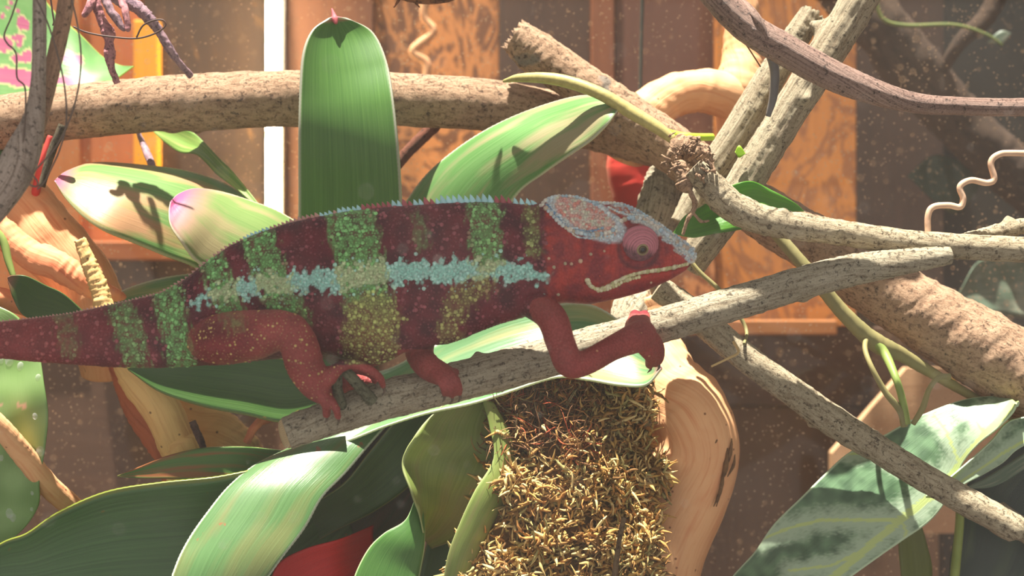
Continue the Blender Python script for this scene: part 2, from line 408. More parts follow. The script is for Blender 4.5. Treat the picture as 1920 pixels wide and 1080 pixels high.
# lamp strip
lampt = empty('strip_lamp', P(511, 440, .398), 'glowing white vertical strip lamp behind the big upright leaf', 'lamp')
lm = plain_mat('lamp_white', (1, 1, 1, 1), bump=0, emit=(1, .74, .40, 1), es=34)
a = P(499, -60, .398); b = P(524, 590, .398)
V, F = box_geo(a.x, b.x, .398, .4055, b.z, a.z)
link('lamp_tube', mesh_from(V, F), lm, lampt)
for p in bpy.data.objects['lamp_tube'].data.polygons: p.use_smooth = False
V, F = box_geo(a.x-.0008, b.x+.0008, .406, .4195, b.z-.004, a.z+.004)
link('lamp_housing', mesh_from(V, F), plain_mat('housing', lin(200, 190, 170), bump=0), lampt)
tube('dark_cable', [(1206, -60, .2, 3.6), (1203, 60, .2, 3.6), (1200, 190, .2, 3.6), (1198, 330, .2, 3.6)], plain_mat('cable', lin(48, 52, 48), lin(70, 74, 66)), None, 'thin straight dark cable hanging behind the sawn branch', 'cable', seg=8)

# ------------------------------------------------------------------ solid branches standing in for dim reflections in the back pane (right)
GB = bark_mat('bark_reflected', lin(92, 74, 60), lin(72, 58, 48), lin(44, 36, 30), 60, 200, .001)
tube('reflected_branch', [(1560, -40, .33, 48), (1640, 40, .33, 52), (1730, 150, .34, 52), (1830, 260, .35, 50), (1990, 400, .36, 50)], GB, None, 'thick dim grey branch standing in for a glass reflection behind the brown vine at upper right', 'branch', rough=.12, seed=3)
tube('reflected_twig', [(1880, -30, .32, 20), (1850, 30, .32, 18), (1800, 80, .32, 14), (1765, 135, .33, 10)], GB, None, 'short dim reflection stand-in joining the thick one near the top right corner', 'branch', rough=.1, seed=4)
GRN = plain_mat('stem_green', lin(120, 140, 70), lin(150, 165, 90), 60, .5)
tube('trailing_tendril', [(1640, -10, .3, 4), (1655, 35, .3, 4), (1700, 48, .3, 4), (1790, 47, .3, 3.5), (1850, 65, .3, 3), (1880, 85, .3, 2)], plain_mat('tendril_green', lin(120, 125, 60), lin(90, 110, 60)), None, 'blurry green tendril running level near the top right corner', 'tendril', seg=8)
darkleaf = leaf_mat('leaf_dim', lin(60, 80, 60), lin(45, 64, 48), trans=.15)
greyleaf = leaf_mat('leaf_greygreen', lin(120, 140, 118), lin(90, 112, 92), trans=.2, streak=lin(170, 170, 150))
leaf('distant_leaf', [(1850, 80, .3), (1875, 58, .3), (1895, 62, .3)], [(1850, 80, .3), (1880, 82, .3), (1895, 62, .3)], greyleaf, None, 'tiny pale leaf tip in the dark top right corner', 'leaf', nu=16, nv=6)
leaf('distant_leaf', [(1790, 560, .28), (1850, 480, .28), (1990, 440, .28)], [(1790, 560, .28), (1880, 590, .28), (1990, 600, .28)], greyleaf, None, 'blurry grey-green mottled leaf at the right edge above the log', 'leaf', wav=.15, cup=.1)
leaf('distant_leaf', [(1700, 330, .36), (1760, 290, .36), (1850, 330, .36)], [(1700, 330, .36), (1790, 400, .36), (1850, 330, .36)], darkleaf, None, 'dim dark green leaf behind the corkscrew tendril', 'leaf', wav=.1)

# ------------------------------------------------------------------ driftwood
CRK = plain_mat('crack_dark', lin(84, 58, 40), lin(140, 104, 66), 300, .9)
def multi(name, label, cat, tubes, m, part='limb'):
    V, F, U = join_geo([tube_geo(**t) if isinstance(t, dict) else tube_geo(t) for t in tubes])
    return link(name, mesh_from(V, F, U), m, None, label, cat)
multi('driftwood', 'smooth orange driftwood trunk with arched limb behind crossed sticks, upper right', 'driftwood', [
    dict(pts=[(1385, -60, .12, 32), (1390, 40, .115, 34), (1392, 110, .11, 38), (1385, 170, .105, 46), (1390, 240, .11, 46), (1400, 330, .12, 45)], rough=.06, seed=2, step=4, seg=40),
    dict(pts=[(1400, 200, .105, 40), (1350, 175, .10, 42), (1290, 172, .095, 40), (1235, 195, .09, 42), (1190, 240, .085, 44), (1165, 290, .09, 44)], rough=.06, seed=3, step=4, seg=40)], DRIFT)
multi('driftwood', 'orange driftwood limb curving beside the moss mound', 'driftwood', [
    dict(pts=[(1205, 560, .045, 40), (1225, 640, .045, 48), (1250, 710, .035, 62), (1290, 770, .03, 76), (1305, 850, .03, 80), (1290, 930, .03, 74), (1262, 1000, .03, 72), (1240, 1080, .03, 72), (1225, 1200, .03, 75), (1215, 1700, .05, 80)],
         rough=.05, rfreq=.45, seed=6, step=4, seg=56, knots=[(.27, 3.9, 26, .25), (.30, 4.6, 30, .2)])], DRIFT)
multi('driftwood', 'wide flat orange root leaning at the left edge below grey vines', 'driftwood', [
    dict(pts=[(-60, 330, .06, 60), (30, 380, .055, 62), (90, 450, .05, 64), (150, 520, .05, 62), (185, 590, .05, 52), (200, 700, .06, 50)], rough=.07, seed=9, step=4, seg=48, flat=.7)], DRIFT)
multi('driftwood', 'slender red-orange root crossing in front of the wide root at left', 'driftwood', [
    dict(pts=[(-60, 380, .02, 24), (0, 432, .02, 27), (60, 480, .018, 28), (110, 500, .015, 28), (160, 530, .015, 24), (205, 555, .02, 20), (280, 600, .03, 16)], rough=.1, seed=11, step=3, knots=[(.45, 1.5, 16, .2)])], DRIFT_R)
multi('driftwood', 'stub of red-orange root low at the left edge', 'driftwood', [
    dict(pts=[(-80, 545, .02, 20), (0, 558, .02, 20), (50, 575, .03, 18), (110, 590, .04, 14)], rough=.1, seed=12, step=3)], DRIFT_R)
tube('dry_stick', [(150, 450, -.0, 11), (165, 490, -.0, 14), (185, 540, -.0, 17), (200, 600, .0, 18), (215, 660, .01, 18)], DRIFT_Y, None, 'short straw-coloured broken stick leaning on the orange root', 'stick', rough=.15, seed=5, step=3, ridges=5, ridge_amp=.05, cap0='frayed')
multi('driftwood', 'yellow-orange driftwood stem standing under the tail', 'driftwood', [
    dict(pts=[(225, 640, .03, 30), (262, 710, .03, 36), (305, 770, .03, 36), (335, 840, .03, 36), (352, 920, .03, 38), (370, 1700, .05, 40)], rough=.08, seed=13, step=4, seg=36)], DRIFT_Y)
multi('driftwood', 'dark russet driftwood sliver left of the yellow stem', 'driftwood', [
    dict(pts=[(215, 680, .05, 14), (250, 760, .05, 22), (290, 820, .05, 26), (320, 880, .05, 20), (330, 1000, .05, 20)], rough=.1, seed=14, step=4, flat=.6)], DRIFT_D)
multi('driftwood', 'pale wedge of driftwood behind the yellow stem lower left', 'driftwood', [
    dict(pts=[(320, 700, .06, 20), (360, 780, .06, 46), (400, 830, .06, 66), (440, 900, .06, 80), (470, 1000, .06, 84)], rough=.06, seed=15, step=4, seg=40, flat=.5)], DRIFT_Y)
tube('twig', [(462, 830, .02, 7), (478, 800, .02, 8), (500, 785, .03, 9), (540, 770, .04, 9)], DRIFT_D, None, 'dark reddish twig poking out beside the sawn end of perch', 'twig', rough=.2, seed=2, step=3)
tube('twig', [(360, 790, .01, 6), (370, 812, .01, 7), (383, 842, .01, 6)], bark_mat('bark_charred', lin(120, 90, 80), lin(80, 58, 52), lin(40, 30, 28)), None, 'small charred twig leaning against the pale driftwood wedge', 'twig', rough=.25, seed=3, step=2)
tube('curved_root', [(-60, 740, -.01, 15), (0, 800, -.005, 19), (50, 860, .005, 21), (90, 910, .015, 21), (140, 955, .025, 21), (230, 1040, .04, 20)], DRIFT, None, 'smooth orange-pink root curving down the lower left corner', 'root', rough=.05, seed=21, step=3)
for k_, (x_, y_, l_, w_) in enumerate(((1372, 822, 60, 4), (1364, 840, 70, 5), (1352, 900, 50, 3.5), (1378, 852, 42, 3), (1345, 812, 30, 3), (1357, 870, 80, 3))):
    tube('bark_crack', [(x_, y_, .0165-.0006*(1375-x_)/10, 1), (x_-3, y_+l_*.5, .0155-.0006*(1375-x_)/10, w_), (x_-14, y_+l_, .0150-.0006*(1375-x_)/10, .8)], CRK, bpy.data.objects['driftwood.001'], seg=8, step=3, rough=.3, seed=k_, label='dark split in the outer wood')
# wood behind neck, its red light painted into the base colour
tube('red_stem', [(1200, 220, .13, 26), (1185, 290, .13, 44), (1188, 350, .13, 44), (1215, 430, .13, 30), (1225, 520, .13, 22)], plain_mat('red_lit_wood', lin(220, 62, 55), lin(196, 74, 60), 60, .5), None, 'piece of wood with red light painted in, glimpsed above the reptile neck', 'stem', rough=.05, seed=8, step=4)
tube('red_stem', [(95, 255, .04, 6), (82, 300, .04, 8), (70, 345, .045, 8), (60, 400, .05, 7)], plain_mat('red_stem_m', lin(225, 80, 75), lin(200, 70, 62), 60, .5), None, 'thin bright red stem under the grey vines at left', 'stem', seg=10)
tube('twig', [(118, 235, .02, 9), (95, 290, .02, 8), (78, 350, .02, 7)], bark_mat('bark_olive', lin(110, 100, 80), lin(80, 72, 58), lin(50, 44, 36)), None, 'dark olive twig beside the thin red stem at left', 'twig', seg=12, rough=.1)
tube('twig', [(835, 215, .09, 12), (800, 250, .09, 12), (760, 290, .09, 11), (720, 340, .09, 10)], bark_mat('bark_brown', lin(150, 95, 75), lin(115, 78, 62), lin(60, 44, 38)), None, 'dark brown twig slanting just right of the upright leaf', 'twig', seg=14, rough=.1)
tube('wavy_tendril', [(800, -20, .36, 9), (795, 30, .36, 8), (812, 60, .36, 8), (775, 95, .36, 9), (800, 118, .36, 9), (797, 160, .36, 9)], DRIFT, None, 'blurred orange wavy tendril hanging behind the back pane', 'tendril', seg=12)
multi('wood_splinter', 'dark curved wood splinter with torn fibres at the top edge', 'splinter', [
    dict(pts=[(740, -8, .02, 6), (800, -3, .02, 11), (850, -8, .02, 9), (900, -30, .02, 4)], rough=.1, step=3),
    dict(pts=[(748, 0, .02, 3), (738, 14, .02, 1.5)], step=2, seg=8), dict(pts=[(778, 4, .02, 2.4), (787, 14, .02, 1.2)], step=2, seg=8)],
      bark_mat('bark_splint', lin(190, 120, 80), lin(130, 80, 60), lin(60, 40, 34)))

# ------------------------------------------------------------------ main branches
tube('thick_branch', [(-160, 250, .05, 52), (0, 230, .05, 51), (200, 203, .05, 51), (400, 190, .052, 53), (560, 184, .055, 52), (750, 188, .06, 50), (900, 197, .065, 49), (1000, 212, .07, 48), (1100, 235, .075, 44), (1200, 268, .08, 38), (1290, 300, .085, 30)],
     BARK, None, 'thick tan branch running level behind the upright green leaf', 'branch', seg=64, step=3, rough=.035, rfreq=1.5, seed=1, bend=.05, knots=[(.33, 5.0, 14, .12), (.36, 4.8, 10, .12)])
tube('thick_log', [(968, 70, .055, 34), (1010, 102, .055, 40), (1100, 165, .055, 41), (1200, 235, .052, 44), (1300, 308, .05, 46), (1420, 392, .045, 50), (1560, 480, .04, 56), (1700, 570, .035, 64), (1850, 660, .03, 74), (2050, 790, .03, 84)],
     BARK, None, 'thick rough log slanting from its broken end down to the right', 'log', seg=64, step=3, rough=.06, rfreq=1.3, seed=4, cap0='frayed', knots=[(.03, 4.4, 16, .12)])
tube('sawn_stick', [(1522, 28, .035, 24), (1480, 90, .035, 26), (1430, 170, .035, 29), (1370, 268, .035, 29), (1318, 350, .035, 27), (1280, 420, .035, 24)], BARK_S, None, 'shorter of two upright crossing sticks, with a frayed broken top', 'branch', seg=40, step=3, rough=.05, seed=5, cap0='frayed', ridges=9, ridge_amp=.03)
tube('broken_stick', [(1640, -50, .02, 34), (1590, 35, .02, 34), (1530, 130, .02, 34), (1470, 225, .02, 33), (1400, 335, .02, 34), (1350, 415, .02, 33), (1290, 500, .025, 30)], BARK_S, None, 'longer pale upright stick leaving the frame at the top', 'branch', seg=48, step=3, rough=.06, seed=6, ridges=11, ridge_amp=.03, knots=[(.21, 5.2, 14, .8), (.42, 2.8, 12, .3)])
tube('neck_stick', [(1272, 290, .068, 30), (1252, 340, .068, 40), (1232, 400, .066, 44), (1212, 470, .064, 42), (1195, 540, .06, 38), (1175, 600, .03, 32), (1160, 660, .03, 30)], BARK_G, None, 'upright stick passing behind the casqued head', 'branch', seg=40, step=3, rough=.12, seed=7, cap0='frayed', ridges=7, ridge_amp=.04)
# gnarled fork knot with frayed fibres
kn = [tube_geo([(1262, 292, -.005, 14), (1280, 275, -.005, 22), (1310, 290, -.005, 24), (1322, 320, -.005, 18)], rough=.28, seed=17, step=2, seg=32, cap0='round', cap1='round'),
      tube_geo([(1275, 310, -.01, 12), (1285, 345, -.01, 18), (1288, 352, -.01, 12)], rough=.25, seed=18, step=2, seg=24, cap0='round', cap1='round'),
      tube_geo([(1290, 350, -.012, 5), (1303, 385, -.012, 5), (1290, 410, -.012, 4), (1280, 440, -.01, 3)], rough=.4, seed=19, step=2, seg=10),
      tube_geo([(1300, 400, -.012, 3), (1315, 415, -.012, 3), (1330, 414, -.012, 2)], rough=.3, seed=20, step=2, seg=8),
      tube_geo([(1335, 305, -.012, 3), (1342, 330, -.012, 4), (1352, 345, -.012, 3)], rough=.3, seed=21, step=2, seg=8),
      tube_geo([(1325, 300, -.015, 3), (1338, 318, -.015, 4), (1336, 330, -.015, 3)], rough=.3, seed=22, step=2, seg=8)]
rr = random.Random(3)
for i in range(46):
    x = rr.uniform(1250, 1330); y = rr.uniform(255, 330); dx, dy = rr.uniform(-16, 16), rr.uniform(-16, 16)
    kn.append(tube_geo([(x, y, -.018, 2.6), (x+dx*.5+rr.uniform(-5, 5), y+dy*.5, -.021, 2.2), (x+dx, y+dy, -.016, 1.2)], rough=.3, seed=i, step=3, seg=6))
V, F, U = join_geo(kn)
link('gnarled_knot', mesh_from(V, F, U), BARK, None, 'gnarled knot with torn fibres where sticks meet right of the head', 'knot')
tube('grey_branch', [(1300, 315, -.012, 22), (1330, 345, -.012, 27), (1370, 385, -.012, 30), (1430, 412, -.012, 28), (1500, 425, -.012, 26), (1600, 440, -.012, 24), (1700, 455, -.012, 24), (1800, 462, -.012, 24), (1920, 468, -.012, 24), (2060, 472, -.012, 24)],
     BARK_G2, None, 'grey branch sweeping from the gnarled knot to the right edge', 'branch', seg=48, step=3, rough=.06, seed=8, knots=[(.25, 2.2, 9, .3), (.38, 3.0, 8, .25), (.27, 4.0, 9, .25)])
tube('forked_branch', [(2060, 395, -.0, 12), (1960, 415, -.0, 14), (1890, 430, -.002, 15), (1820, 447, -.006, 13), (1760, 462, -.01, 10)], BARK_G2, None, 'stubby fork lying on the grey branch at the right edge', 'branch', seg=24, step=3, rough=.15, seed=9, knots=[(.55, 4.7, 9, .7)])
perch = empty('perch_branch', P(1000, 690, -.035), 'grey-brown perch branch the reptile grips, sawn off at its left end', 'branch')
perch_pts = [(538, 812, -.058, 31), (600, 790, -.056, 33), (700, 756, -.052, 37), (800, 730, -.048, 37), (900, 705, -.045, 38), (1000, 678, -.038, 37), (1100, 650, -.034, 36), (1200, 622, -.031, 34), (1300, 592, -.028, 33), (1400, 562, -.025, 32), (1500, 532, -.022, 31), (1600, 506, -.019, 30), (1700, 490, -.017, 24), (1780, 478, -.015, 18)]
tube('stem', perch_pts, BARK_G, perch, seg=56, step=3, rough=.05, rfreq=1.5, seed=10, knots=[(.30, 1.2, 12, .3), (.78, 4.9, 12, .2), (.78, 3.7, 10, .18), (.05, 3.0, 14, .08)])
cut = NT('sawn_face'); cc = cut.coord('Object'); wv = cut.n('TexWave', wave_type='RINGS', rings_direction='SPHERICAL'); wv.inputs['Scale'].default_value = 420; wv.inputs['Distortion'].default_value = 3
cut.l(cc, wv.inputs['Vector']); cut.l(cut.ramp(wv.outputs['Fac'], [(0, lin(176, 150, 112)), (1, lin(206, 182, 142))]), cut.b.inputs['Base Color']); cut.b.inputs['Roughness'].default_value = .8
# sawn face: a shallow disc closing the left end, turned slightly to the viewer
c0 = P(535, 813, -.0585); r0 = 28.5*s_of(-.058); nrm = Vector((-.86, -.46, -.2)).normalized()
e1 = nrm.cross(Vector((0, 0, 1))).normalized(); e2 = nrm.cross(e1)
V = []; F = []; rings = [(1.0, -.004), (1.0, .0), (.93, .0006), (.5, .0006)]
for (k, h) in rings:
    for j in range(32):
        t = 2*math.pi*j/32; V.append(c0+(e1*math.cos(t)+e2*math.sin(t))*r0*k+nrm*h)
for i in range(3):
    for j in range(32): F.append((i*32+j, i*32+(j+1) % 32, (i+1)*32+(j+1) % 32, (i+1)*32+j))
V.append(c0+nrm*.0004)
for j in range(32): F.append((96+j, 96+(j+1) % 32, 128))
link('cut_end', mesh_from(V, F), cut.m, perch, label='pale sawn face with faint growth rings', origin=c0)
# small forked snag growing from perch under the hind foot
V, F, U = join_geo([tube_geo([(698, 752, -.062, 12), (672, 722, -.066, 11), (645, 694, -.068, 10), (634, 690, -.067, 8)], rough=.15, seed=5, step=2, seg=18, cap1='round'),
                    tube_geo([(634, 692, -.067, 9), (632, 725, -.066, 10), (640, 762, -.06, 11)], rough=.12, seed=6, step=2, seg=18, cap0='round')])
link('snag', mesh_from(V, F, U), bark_mat('bark_snag', lin(140, 140, 112), lin(108, 106, 84), lin(60, 56, 46)), perch, label='grey-green forked stub under the hind foot')
tube('lower_branch', [(1235, 540, .01, 24), (1290, 580, .01, 26), (1340, 622, .008, 27), (1400, 672, .006, 27), (1480, 730, .004, 27), (1560, 788, .002, 29), (1640, 838, .0, 27), (1740, 900, -.004, 26), (1830, 950, -.008, 27), (1900, 990, -.01, 27), (1908, 996, -.01, 24)], BARK_G2, None, 'long straight pale stick crossing over the veined leaf at lower right', 'branch', seg=40, step=3, rough=.06, seed=12, cap1='frayed', knots=[(.47, 5.2, 12, .3), (.42, 2.2, 10, .15)])
tube('thin_branch', [(1870, 960, .03, 22), (1930, 1000, .03, 22), (2060, 1070, .03, 22)], BARK_G, None, 'dark branch end continuing behind the stick at the lower right edge', 'branch', rough=.08, seed=3)

# green stems at right
OL = plain_mat('stem_olive', lin(150, 140, 92), lin(122, 118, 76), 90, .6, stretch=(1, 1, .3))
st = empty('climbing_stem', P(1640, 640, .02), 'olive green climbing stem with hanging offshoots right of the lower stick', 'stem')
tube('main_stem', [(1430, 410, .012, 11), (1470, 455, .01, 12), (1530, 525, .008, 13), (1575, 580, .01, 14), (1620, 625, .012, 16), (1655, 650, .015, 18), (1690, 665, .02, 14), (1740, 695, .025, 11), (1800, 730, .03, 9), (1880, 775, .03, 7), (1990, 830, .03, 6)], OL, st, seg=20, rough=.06)
tube('offshoot', [(1640, 640, .012, 9), (1660, 665, .01, 9), (1680, 710, .0, 7), (1692, 750, .0, 7), (1700, 795, .0, 8)], GRN, st, seg=14, label='green offshoot')
tube('offshoot', [(1625, 630, .012, 5), (1622, 655, .005, 5), (1635, 690, .0, 5), (1660, 735, .0, 6), (1688, 770, .0, 7), (1696, 800, .0, 7)], OL, st, seg=12, label='thin tan offshoot')
tube('arched_tendril', [(1782, 706, -.005, 6), (1760, 708, -.005, 5), (1742, 730, -.005, 5), (1730, 765, -.005, 6), (1712, 795, -.003, 5)], OL, None, 'short arched olive tendril just above the veined leaf', 'tendril', seg=12)
tube('vine_shoot', [(1280, 470, .015, 4.5), (1310, 508, .014, 4.5), (1350, 545, .013, 4.5), (1385, 590, .012, 4), (1400, 622, .01, 3.5), (1395, 645, .0, 3)], OL, None, 'thin olive stem running down from just right of the snout', 'stem', seg=10)
tube('curled_tendril', [(1375, 640, -.004, 3), (1385, 660, -.006, 2.6), (1365, 672, -.01, 2.4), (1334, 687, -.012, 2)], plain_mat('tan_tendril', lin(205, 175, 120)), None, 'tiny curled tan tendril under the perch right of the hand', 'tendril', seg=8)
tube('corkscrew_tendril', [(1740, 440, -.01, 6), (1740, 405, -.01, 6), (1750, 388, -.01, 6), (1778, 385, -.01, 6), (1800, 388, -.01, 6), (1806, 372, -.01, 6), (1800, 350, -.01, 6), (1820, 338, -.01, 6), (1850, 343, -.01, 6), (1864, 335, -.01, 6), (1858, 305, -.01, 6), (1872, 290, -.01, 6), (1900, 287, -.01, 6), (1990, 290, -.01, 6)], plain_mat('tendril_pink', lin(226, 190, 160), lin(205, 165, 135), 200, .6), None, 'stiff zigzag corkscrew tendril rising from the grey branch at right', 'tendril', seg=14, step=2.5, rough=.04)
tube('green_vine', [(945, 152, .02, 3), (975, 146, .012, 8), (1030, 147, .006, 11), (1080, 158, .003, 12), (1130, 178, .0, 12), (1180, 208, -.001, 13), (1230, 238, -.003, 12), (1262, 262, -.004, 9)], plain_mat('vine_olive', lin(190, 178, 112), lin(158, 148, 92), 120, .5, stretch=(3, 3, 3)), None, 'pale olive vine lying across the meeting of branch and log', 'vine', seg=20, rough=.03, step=3, cap0='round')
tube('lime_vine', [(1235, 243, .003, 7), (1270, 254, .003, 8), (1300, 257, .003, 7.5), (1335, 257, .01, 7)], plain_mat('vine_lime', lin(190, 220, 60), lin(160, 200, 50), 90, .45), None, 'short lime green shoot lying just above the gnarled knot', 'shoot', seg=16)

# brown ribbed vine at top right and grey vines top left
ribbed = bark_mat('vine_ribbed', lin(186, 154, 138), lin(132, 102, 90), lin(62, 46, 40), 14, 1300, .0008, rough=.5, spec=.4)
tube('brown_vine', [(1290, -80, -.035, 27), (1345, -5, -.035, 28), (1400, 50, -.035, 29), (1480, 98, -.035, 30), (1580, 150, -.035, 28), (1700, 190, -.035, 20), (1800, 199, -.035, 17), (1920, 201, -.035, 17), (2060, 195, -.035, 18)], ribbed, None, 'glossy ribbed brown vine sweeping across the top right corner', 'vine', seg=48, step=3, rough=.03, ridges=12, ridge_amp=.02)
tube('vine_offshoot', [(1345, -20, -.03, 10), (1385, 5, -.034, 12), (1420, 35, -.04, 8), (1440, 75, -.04, 5)], ribbed, None, 'dark thin shoot lying over the brown vine at the top edge', 'shoot', seg=14)
tube('hanging_rootlet', [(1440, 90, -.02, 9), (1452, 130, -.015, 9), (1450, 180, -.012, 8), (1440, 218, -.01, 5)], plain_mat('rootlet_grey', lin(120, 118, 118), lin(95, 90, 88), 100, .4), None, 'dark glossy rootlet hanging from the brown vine between the sticks', 'rootlet', seg=14)
tube('wire_thread', [(1355, 22, -.028, 1.5), (1390, 70, -.025, 1.5), (1426, 125, -.02, 1.5)], plain_mat('thread', lin(130, 90, 50)), None, 'fine brown thread in front of the driftwood trunk', 'thread', seg=6)
vg = bark_mat('vine_grey', lin(196, 176, 162), lin(158, 138, 124), lin(100, 86, 78), 12, 700, .0006, rough=.6, spec=.3)
vb = bark_mat('vine_brown_grey', lin(196, 154, 124), lin(158, 120, 96), lin(100, 78, 64), 12, 700, .0006, rough=.6, spec=.3)
tube('grey_vine', [(74, -60, -.095, 12), (74, 60, -.095, 13), (72, 150, -.095, 14), (64, 220, -.095, 20), (45, 280, -.095, 32), (15, 340, -.095, 36), (-50, 420, -.095, 36)], vg, None, 'straight grey vine nearest the glass at the upper left', 'vine', seg=32, rough=.03, seed=3)
tube('brown_grey_vine', [(132, -60, -.088, 15), (118, 40, -.088, 15), (100, 120, -.088, 15), (84, 190, -.088, 14), (70, 240, -.088, 14), (40, 300, -.09, 16)], vb, None, 'slanting brown vine joining the grey vine at the upper left', 'vine', seg=32, rough=.03, seed=4)
wire = plain_mat('tendril_wire', lin(120, 100, 88), lin(90, 74, 66), 100, .5)
wire2 = plain_mat('tendril_wire_dark', lin(70, 50, 44), lin(90, 64, 54), 100, .5)
for lab, m, pts in (
    ('wavy tendril hanging nearest the left edge over the spotted leaf', wire, [(38, -20), (22, 30), (8, 65), (14, 82), (30, 100), (32, 145), (46, 162), (48, 200), (44, 260), (38, 300), (55, 322), (70, 340), (68, 350), (55, 345), (60, 335)]),
    ('tendril crossing diagonally in front of the two vines', wire, [(64, -10), (90, 45), (110, 110), (122, 170), (124, 230), (112, 280), (95, 318), (84, 340), (70, 355)]),
    ('tendril bowing right of the two vines over the branch', wire, [(132, -10), (146, 50), (152, 110), (146, 170), (130, 225), (105, 275), (70, 315), (58, 330)]),
    ('dark tendril ending in a loop beside the purple roots', wire2, [(138, 50), (160, 60), (200, 68), (255, 72), (292, 62), (310, 48), (306, 38), (290, 38), (268, 48), (256, 70)]),
    ('short tendril at the top left beside the brown vine', wire2, [(94, -10), (98, 20), (101, 40), (99, 48)])):
    tube('thin_tendril', [(x, y, -.1 if m is wire else .0, 1.7) for x, y in pts], m, None, lab, 'tendril', seg=8, step=3)

# purple aerial roots
PUR = bark_mat('root_purple', lin(196, 160, 168), lin(150, 122, 136), lin(96, 78, 92), 200, 500, .0008)
PNK = bark_mat('root_pink', lin(226, 160, 162), lin(184, 120, 128), lin(120, 84, 96), 200, 500, .0008)
aro = empty('aerial_roots', P(215, 0, .02), 'bumpy purple-pink aerial roots hanging from the top left edge', 'roots')
tube('root', [(172, -30, .02, 9), (182, 10, .018, 9), (192, 40, .018, 9), (203, 62, .018, 13), (205, 80, .018, 8), (206, 100, .018, 11), (208, 125, .018, 7), (220, 156, .02, 6)], PNK, aro, seg=16, step=2, rough=.2, seed=2, label='pink upright root')
tube('root', [(180, -20, .02, 10), (168, 12, .015, 8), (158, 28, .015, 6)], PNK, aro, seg=14, step=2, rough=.2, cap1='round')
tube('root', [(200, -20, .02, 12), (225, 0, .022, 12), (255, 12, .022, 12), (280, 35, .022, 11), (300, 62, .024, 8), (320, 95, .026, 8), (340, 122, .03, 6), (357, 142, .035, 7)], PUR, aro, seg=16, step=2, rough=.22, seed=5)
tube('root', [(190, -20, .015, 8), (205, 15, .013, 8), (220, 38, .013, 8), (232, 55, .013, 5)], PUR, aro, seg=14, step=2, rough=.2, cap1='round')
tube('root', [(225, -5, .018, 6), (235, 20, .013, 7), (240, 55, .012, 6)], PNK, aro, seg=14, step=2, rough=.2, cap1='round')
tube('root', [(255, 240, .10, 4), (265, 262, .09, 5), (277, 290, .07, 7), (288, 318, .06, 7)], PUR, aro, seg=14, step=2, rough=.2)

# ------------------------------------------------------------------ caladium leaf, top left
cal_bl = [(40, 42, 8, 13), (50, 48, 5, 9), (34, 71, 11, 7), (37, 83, 6, 6), (6, 83, 17, 14), (33, 109, 13, 8), (52, 106, 10, 12), (20, 5, 5, 4), (33, 20, 4, 4), (5, 30, 4, 5), (127, 108, 11, 12), (147, 112, 9, 10), (161, 144, 7, 5), (120, 150, 30, 7), (100, 142, 12, 8), (14, 15, 4, 3), (75, 100, 5, 5), (135, 158, 14, 6)]
def cal_col(x, y):
    g = Vector(lin(104, 160, 92)[:3]); pk = Vector(lin(204, 84, 146)[:3]); wh = Vector(lin(206, 204, 150)[:3])
    nn = noise.noise(Vector((x*.03, y*.03, 4)))*.5+noise.noise(Vector((x*.09, y*.09, 1)))*.3
    c = g.lerp(Vector(lin(134, 178, 112)[:3]), max(0, min(1, .5+nn)))
    best = 9
    for bx, by, rx, ry in cal_bl:
        d = math.hypot((x-bx)/rx, (y-by)/ry)+.35*noise.noise(Vector((x*.12, y*.12, 7))); best = min(best, d)
    d2 = (y-128-(x-20)*.12+6*noise.noise(Vector((x*.05, 3, 0))))/30
    if x < 100: best = min(best, abs(d2-.5)*2.0 if d2 > -1 else 9)
    if best < 1: c = pk.copy()
    elif best < 1.3: c = wh.copy()
    return (*c, 1)
calm = leaf_mat('caladium', lin(120, 190, 100), lin(165, 215, 130), trans=.35, attr=True, rim=lin(190, 215, 110))
cal = empty('caladium', P(0, 180, .085), 'pink-spotted light green leaf plant at the top left corner', 'plant')
leaf('leaf', [(-90, 80, 0.1200), (-60, 0, 0.1150), (-10, -35, 0.1100), (60, -20, 0.1050), (110, 30, 0.1050), (150, 65, 0.1050), (190, 105, 0.1100), (222, 122, 0.1100), (251, 124, 0.0800)],
     [(-90, 80, .09), (-90, 150, .09), (-50, 190, .09), (10, 200, .09), (60, 190, .088), (120, 180, .085), (180, 172, .083), (215, 150, .082), (251, 124, .08)], calm, cal, nu=130, nv=60, cup=.03, colfn=cal_col)
tube('petiole', [(-60, 100, .09, 6), (-80, 200, .1, 6), (-90, 400, .1, 6), (-90, 1500, .1, 8)], GRN, cal, seg=10, step=20)

# ------------------------------------------------------------------ bromeliad behind the animal
B1 = leaf_mat('brom_green', lin(76, 122, 54), lin(104, 150, 72), trans=.28, tip=lin(225, 130, 150), tipw=.05, rim=lin(190, 190, 170))
B2 = leaf_mat('brom_pale', lin(100, 148, 76), lin(136, 168, 98), streak=lin(214, 150, 118), samt=.75, tip=lin(214, 110, 150), tipw=.09, trans=.3, rim=lin(190, 190, 140))
B2b = leaf_mat('brom_pale2', lin(120, 152, 86), lin(140, 164, 98), streak=lin(204, 160, 136), samt=.5, tip=lin(206, 88, 150), tipw=.24, trans=.3, rim=lin(232, 220, 190))
B3 = leaf_mat('brom_mid', lin(96, 150, 78), lin(128, 172, 106), streak=lin(206, 168, 144), samt=.6, trans=.28, tip=lin(190, 120, 150), tipw=.05, rim=lin(205, 205, 180))
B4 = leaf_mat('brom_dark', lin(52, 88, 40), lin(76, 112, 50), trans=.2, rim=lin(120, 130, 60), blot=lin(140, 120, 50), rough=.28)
B5 = leaf_mat('brom_front', lin(78, 116, 66), lin(98, 138, 84), streak=lin(190, 110, 76), samt=.16, trans=.22, rim=lin(205, 215, 190), rough=.3, blot=lin(150, 90, 60))
